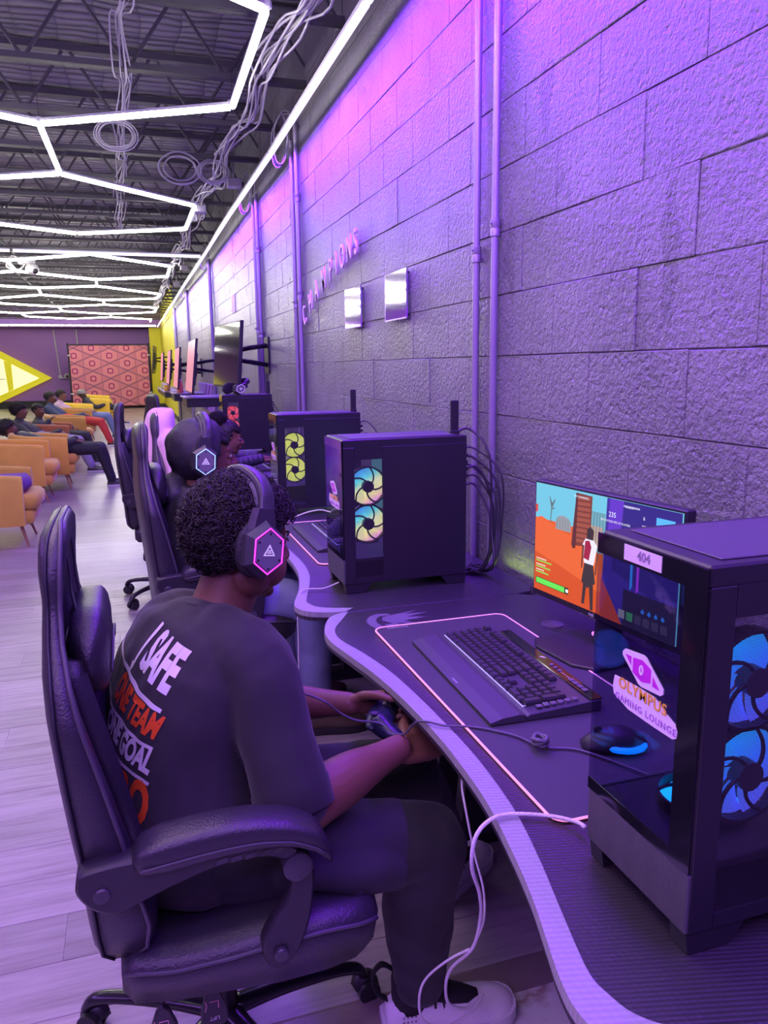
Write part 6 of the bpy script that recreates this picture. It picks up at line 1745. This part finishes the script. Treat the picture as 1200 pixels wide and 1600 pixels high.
# ---- televisions on arms
def pattern(name, cell=(.30, .26), s=1.0, emi=0.0, off=0.0):
    m = mat(name, (.7, .2, .3), .7 if not emi else .3); g = G(m); b = m.node_tree.nodes['Principled BSDF']
    xyz = g.sep(g.obj()); u = g.m('DIVIDE', xyz[0] if not emi else xyz[1], cell[0]); v = g.m('DIVIDE', xyz[2], cell[1])
    a = g.m('ADD', u, g.m('ADD', v, off)); c = g.m('SUBTRACT', u, v)
    fa = g.m('ABSOLUTE', g.m('SUBTRACT', g.m('FRACT', a), .5)); fc = g.m('ABSOLUTE', g.m('SUBTRACT', g.m('FRACT', c), .5))
    ln = g.m('GREATER_THAN', g.m('MAXIMUM', fa, fc), .483)
    # distance to the middle of each lozenge
    da = g.m('SUBTRACT', g.m('FRACT', a), .5); dc = g.m('SUBTRACT', g.m('FRACT', c), .5)
    du = g.m('MULTIPLY', g.m('ADD', da, dc), .5 * cell[0]); dv = g.m('MULTIPLY', g.m('SUBTRACT', da, dc), .5 * cell[1])
    r = g.m('SQRT', g.m('ADD', g.m('MULTIPLY', du, du), g.m('MULTIPLY', dv, dv)))
    sq = g.m('MAXIMUM', g.m('ABSOLUTE', du), g.m('ABSOLUTE', dv)); rr = g.m('ADD', g.m('MULTIPLY', r, .5), g.m('MULTIPLY', sq, .5))
    r0 = cell[0] * .072
    ringm = g.m('LESS_THAN', g.m('ABSOLUTE', g.m('SUBTRACT', rr, r0)), cell[0] * .016)
    hx = g.m('MAXIMUM', g.m('ABSOLUTE', du), g.m('ADD', g.m('MULTIPLY', g.m('ABSOLUTE', du), .5), g.m('MULTIPLY', g.m('ABSOLUTE', dv), 1.15)))
    hxl = g.m('LESS_THAN', g.m('ABSOLUTE', g.m('SUBTRACT', hx, cell[0] * .235)), cell[0] * .006)
    inner = g.m('LESS_THAN', hx, cell[0] * .235)
    base = g.mix(inner, (.78, .24, .36, 1), (.90, .30, .40, 1))
    col = g.mix(hxl, base, (.36, .12, .24, 1)); col = g.mix(ringm, col, (.42, .03, .20, 1)); col = g.mix(ln, col, (.14, .06, .16, 1))
    g.put(b.inputs['Base Color'], col)
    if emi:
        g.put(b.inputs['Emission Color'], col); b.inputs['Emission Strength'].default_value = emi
    return m
M_SCR = pattern('backdrop_reflection', (.34, .26), emi=.55)  # reflection of the pink backdrop put into the screen colour, faintly glowing
M_TVD = mat('dark_glass_screen', (.02, .018, .03), .06, spec=.9, coat=.5)
def tv(loc, rz, label, w, h, tilt, arm, scr):
    """screen faces local -x"""
    t = thing('wall_television', label, 'television', loc, rz)
    Rt = Matrix.Rotation(radians(tilt), 4, 'Y')
    def B(x0, y0, z0, x1, y1, z1, b=.004):
        m = MB(); m.M = Rt; m.cbox(x0, y0, z0, x1, y1, z1, b); return m
    B(0, -w / 2, -h / 2, .03, w / 2, h / 2).build('housing', M_BLACK, t); B(.03, -w * .3, -h * .35, .06, w * .3, h * .25).build('back_cover', M_BLACK, t)
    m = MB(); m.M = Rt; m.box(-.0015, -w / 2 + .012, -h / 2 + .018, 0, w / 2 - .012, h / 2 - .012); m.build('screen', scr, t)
    m = MB(); m.cbox(.055, -.12, -.12, .075, .12, .12, .003); m.build('mount_plate', M_STEEL, t)
    # folding arms back to the wall; arm = wall point in local coordinates
    A_ = Vector(arm)
    for z in (-.06, .06):
        mid = Vector((A_.x * .45, A_.y * .3, 0)) + Vector((.0, -.16, 0))
        m = MB(); m.tube([(.07, 0, z * .6), (mid.x, mid.y, z)], .020, 8, flat=(.6, 1)); m.tube([(mid.x, mid.y, z), (A_.x - .02, A_.y, z * 1.4)], .020, 8, flat=(.6, 1)); m.build('mount_arm', M_STEEL, t)
    m = MB(); m.cbox(A_.x - .02, A_.y - .06, -.16, A_.x, A_.y + .06, .16, .003); m.build('wall_plate', M_STEEL, t)
    return t
def WL(loc, rz, y):    # the wall in a television's local frame
    c, s_ = cos(rz), sin(rz); dx, dy = WX - .002 - loc[0], y - loc[1]
    return (dx * c + dy * s_, -dx * s_ + dy * c, 0)
for loc, rz, wy, w, h, tl_, lb, sc in [
        ((.805, 6.95, 1.56), radians(6), 7.05, .97, .55, 5, 'large dark wall television reflecting the yellow arrow, nearest of the row', M_TVD),
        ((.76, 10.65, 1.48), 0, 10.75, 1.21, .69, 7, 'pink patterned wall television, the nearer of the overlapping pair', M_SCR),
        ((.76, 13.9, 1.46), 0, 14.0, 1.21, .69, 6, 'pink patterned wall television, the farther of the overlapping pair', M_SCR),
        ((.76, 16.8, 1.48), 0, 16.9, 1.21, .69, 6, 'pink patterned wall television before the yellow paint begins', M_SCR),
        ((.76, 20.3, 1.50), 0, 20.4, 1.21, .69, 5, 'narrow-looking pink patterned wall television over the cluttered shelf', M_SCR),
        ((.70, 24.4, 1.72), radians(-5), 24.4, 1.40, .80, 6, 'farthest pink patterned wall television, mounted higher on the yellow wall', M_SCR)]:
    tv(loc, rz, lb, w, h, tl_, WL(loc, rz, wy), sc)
# shelves below them
for i, (y0, y1, z, lb) in enumerate([(10.3, 11.2, 1.085, 'black wall shelf with pale top under the nearest pink television'), (13.3, 14.3, 1.05, 'black wall shelf with an orange thing on it, second of the row'), (17.0, 21.5, .98, 'long black wall shelf crowded with small things, farthest of the row')]):
    t = thing('wall_shelf', lb, 'shelf', (1.0, (y0 + y1) / 2, z)); L_ = (y1 - y0) / 2
    m = MB(); m.cbox(-.36, -L_, -.02, .198, L_, 0, .003); m.build('shelf_top', mat('shelf_grey', (.20, .17, .24), .35), t)
    m = MB(); m.cbox(-.33, -L_ + .02, -.13, .198, L_ - .02, -.02, .004); m.build('shelf_box', M_BLACK, t)
for i, (x, y, z, c, lb) in enumerate([(.78, 13.5, 1.05, (.9, .25, .12), 'small orange bottle on the second wall shelf'), (.74, 17.5, .98, (.9, .45, .1), 'small orange cup on the crowded far shelf'), (.76, 18.3, .98, (.8, .78, .7), 'pale cup on the crowded far shelf'), (.74, 19.2, .98, (.75, .7, .3), 'yellowish box-like jar on the crowded far shelf')]):
    t = thing('bottle' if i == 0 else 'cup', lb, 'bottle' if i == 0 else 'cup', (x, y, z)); m = MB(); m.lathe([(.045, 0), (.05, .01), (.05, .12), (.03, .16), (.022, .20)] if i == 0 else [(.05, 0), (.06, .01), (.065, .13), (.058, .13), (.05, .02)], 14); m.build('vessel', mat('vessel_%d' % i, c, .5), t, True, 50)
    m = MB(); m.cyl((0, 0, .2 if i == 0 else .128), (0, 0, .225 if i == 0 else .14), .026 if i == 0 else .064, n=12); m.build('cap' if i == 0 else 'lid', M_WHITE, t)
# purple panel and notice on the wall, acrylic plaques, raised letters
t = thing('wall_panel', 'purple panel with dangling black wires low on the wall past the red-lit computer', 'panel', (WX - .004, 13.2, .985))
m = MB(); m.cbox(-.02, -1.4, -.22, 0, 1.4, .22, .004); m.build('board', mat('panel_purple', (.30, .08, .72), .5), t)
for k in range(3):
    m = MB(); m.tube([(-.03, -1.3 + .5 * k, .2), (-.05, -1.0 + .5 * k, -.1 + .05 * k), (-.05, -.5 + .5 * k, -.05), (-.03, -.1 + .5 * k, -.2)], .006, 5, smooth=4); m.build('wire', M_CABLEB, t)
t = thing('notice', 'small white notice on the wall above the large dark television', 'sign', (WX - .004, 9.3, 2.18))
m = MB(); m.box(-.004, -.13, -.10, 0, .13, .10); m.build('sheet', mat('paper_white', (.85, .83, .85), .6), t)
def plaque_mat():
    m = mat('mirror_acrylic', (.55, .50, .62), .05, metal=.0, spec=1.0, coat=1.0); g = G(m); b = m.node_tree.nodes['Principled BSDF']
    xyz = g.sep(g.obj())
    y = g.m('DIVIDE', xyz[1], .045); z = g.m('DIVIDE', xyz[2], .052)
    f = g.m('ADD', g.m('ABSOLUTE', y), g.m('ABSOLUTE', g.m('SUBTRACT', g.m('FRACT', g.m('ADD', z, .5)), .5)))
    gold = g.m('MULTIPLY', g.m('LESS_THAN', f, .42), g.m('GREATER_THAN', xyz[2], -.04))
    c = g.mix(gold, (.42, .34, .55, 1), (.42, .25, .16, 1)); c = g.mix(g.m('LESS_THAN', xyz[2], -.062), c, (.55, .20, .75, 1)); g.put(b.inputs['Base Color'], c)
    b.inputs['Metallic'].default_value = .55
    return m
MP = plaque_mat()
for y, w_, lb in ((4.16, .315, 'smaller-looking mirror-like acrylic plaque below the raised wall letters'), (3.44, .30, 'mirror-like acrylic plaque nearer the camera, with gold lozenges')):
    t = thing('wall_plaque', lb, 'plaque', (WX - .004, y, 1.765))
    m = MB(); m.cbox(-.022, -w_ / 2, -.107, -.014, w_ / 2, .107, .001); m.build('acrylic_sheet', MP, t)
    for sy in (-1, 1):
        for sz in (-1, 1):
            m = MB(); m.cyl((-.016, sy * (w_ / 2 - .02), sz * .09), (.0, sy * (w_ / 2 - .02), sz * .09), .006, n=10); m.build('standoff', M_STEEL, t)
    m = MB(); m.box(-.0226, -w_ / 2, -.107, -.022, w_ / 2, -.101); m.box(-.0226, w_ / 2 - .006, -.107, -.022, w_ / 2, .107); m.build('printed_edge', mat('plaque_white', (.9, .9, .9), .4), t)
t = thing('wall_letters', 'raised pink-white letters spelling CHAMPIONS in a rising arc on the block wall', 'sign', (WX - .001, 4.7, 2.0))
ML = mat('letter_face', (.72, .48, .74), .45)
LP = [('C', 5.40, 1.795), ('H', 5.20, 1.872), ('A', 5.02, 1.932), ('M', 4.82, 1.978), ('P', 4.635, 2.012), ('I', 4.50, 2.035), ('O', 4.37, 2.055), ('N', 4.22, 2.078), ('S', 4.09, 2.092)]
for ch_, y, z in LP:
    i = [q[0] for q in LP].index(ch_); nx_ = LP[min(i + 1, 8)]; pv = LP[max(i - 1, 0)]; a = math.atan2(nx_[2] - pv[2], pv[1] - nx_[1])
    me = text_mesh(ch_, .190, .005, .001, 'CENTER', .72)
    me.transform(frame((-.020, y - 4.7, z - 2.0), (0, -cos(a), sin(a)), (0, sin(a), cos(a)))); me.materials.append(ML)
    link('letter', me, t)
# ---- back wall: arrow-shaped sign, backdrop on its stand, pipes
t = thing('arrow_sign', 'large yellow-framed lozenge sign with pale glowing panels on the purple back wall', 'sign', (-5.9, 32.94, 1.15))
YF = mat('yellow_frame', (.90, .82, .02), .45, emit=(.9, .82, .02), estr=.35); PAN = mat('lit_panel', (.85, .82, .5), .5, emit=(.95, .93, .62), estr=.75)
out = [(3.0, 0), (0, 1.78), (-3.0, 0), (0, -1.42)]; ins = [(2.55, 0), (0, 1.48), (-2.55, 0), (0, -1.13)]
m = MB()
for i in range(4):
    j = (i + 1) % 4; m.loft([[(out[i][0], 0, out[i][1]), (out[i][0], -.12, out[i][1]), (ins[i][0], -.12, ins[i][1]), (ins[i][0], 0, ins[i][1])], [(out[j][0], 0, out[j][1]), (out[j][0], -.12, out[j][1]), (ins[j][0], -.12, ins[j][1]), (ins[j][0], 0, ins[j][1])]])
m.build('frame', YF, t)
for sx in (-1, 1):
    m = MB(); m.prism([(1.35 * sx, .68), (1.60 * sx, .56), (1.60 * sx, -.40), (1.42 * sx, -.50)] if sx > 0 else [(-1.6, .55), (-1.35, .70), (-1.35, -.53), (-1.6, -.42)], -.11, -.02, 'xz'); m.build('bar', YF, t)
m = MB(); m.prism([(2.54, 0), (0, 1.47), (-2.54, 0), (0, -1.12)], -.06, -.01, 'xz'); m.build('glowing_panel', PAN, t)
m = MB(); m.prism([(-.6, .55), (.6, .55), (.85, .1), (.6, -.4), (-.6, -.4), (-.85, .1)], -.09, -.055, 'xz'); m.build('emblem', YF, t)
for z in (-.02,):
    m = MB(); m.box(-1.3, -.065, z - .01, 1.35, -.06, z + .01); m.build('panel_joint', mat('joint_grey', (.5, .5, .4), .6), t)
t = thing('photo_backdrop', 'pink backdrop printed with rows of lozenges and rings, on a dark stand', 'backdrop', (-.70, 31.05, 0))
m = MB(); n = 60; vs = []
for i in range(n + 1):
    x = -1.38 + 2.76 * i / n; yv = .012 * sin(i * .9) + .01 * sin(i * .37)
    vs += [(x, yv, .10), (x, yv, 2.33)]
m.add(vs, [(2 * i, 2 * i + 2, 2 * i + 3, 2 * i + 1) for i in range(n)]); m.build('printed_cloth', pattern('backdrop_print', (1.24, .56)), t, True)
for sx in (-1, 1):
    m = MB(); m.cyl((1.42 * sx, .03, 0), (1.42 * sx, .03, 2.42), .03, n=10); m.build('pole', M_STEEL, t)
    m = MB(); m.cbox(1.42 * sx - .06, -.3, 0, 1.42 * sx + .06, .3, .03, .005); m.build('foot', M_STEEL, t)
    for z in (.55, 1.95):
        m = MB(); m.cbox(1.40 * sx - .05, -.01, z, 1.40 * sx + .05, .02, z + .05, .004); m.build('clamp', M_WHITE, t)
m = MB(); m.cyl((-1.46, .03, 2.36), (1.46, .03, 2.36), .025, n=10); m.build('crossbar', M_STEEL, t)
for x0, z0, x1, z1, lb in ((-2.72, 3.0, -2.60, 1.25, 'thin pale pipe running down the purple wall to the small outlet box'), (-1.90, 3.0, -1.88, 2.35, 'short thin pale pipe on the purple wall above the backdrop')):
    t = thing('wall_pipe', lb, 'pipe', (x0, 32.95, z0)); m = MB(); m.cyl((0, 0, 0), (x1 - x0, 0, z1 - z0), .022, n=8); m.build('pipe', M_CW, t)
    m = MB(); m.cbox(x1 - x0 - .07, -.04, z1 - z0 - .12, x1 - x0 + .07, .02, z1 - z0, .01); m.build('outlet_box', M_CW, t)
t = thing('wall_camera', 'small white camera on an arm at the left edge of the backdrop', 'camera', (-2.36, 32.8, 1.22))
m = MB(); m.cyl((-.2, .1, -.08), (.15, .1, -.08), .025, n=8); m.build('arm', M_CW, t); m = MB(); m.ell((0, 0, 0), (.11, .11, .10), 14, 8); m.build('housing', M_CW, t, True); m = MB(); m.ell((.02, -.09, -.01), (.05, .04, .05), 12, 8); m.build('lens', M_BLACKG, t, True)
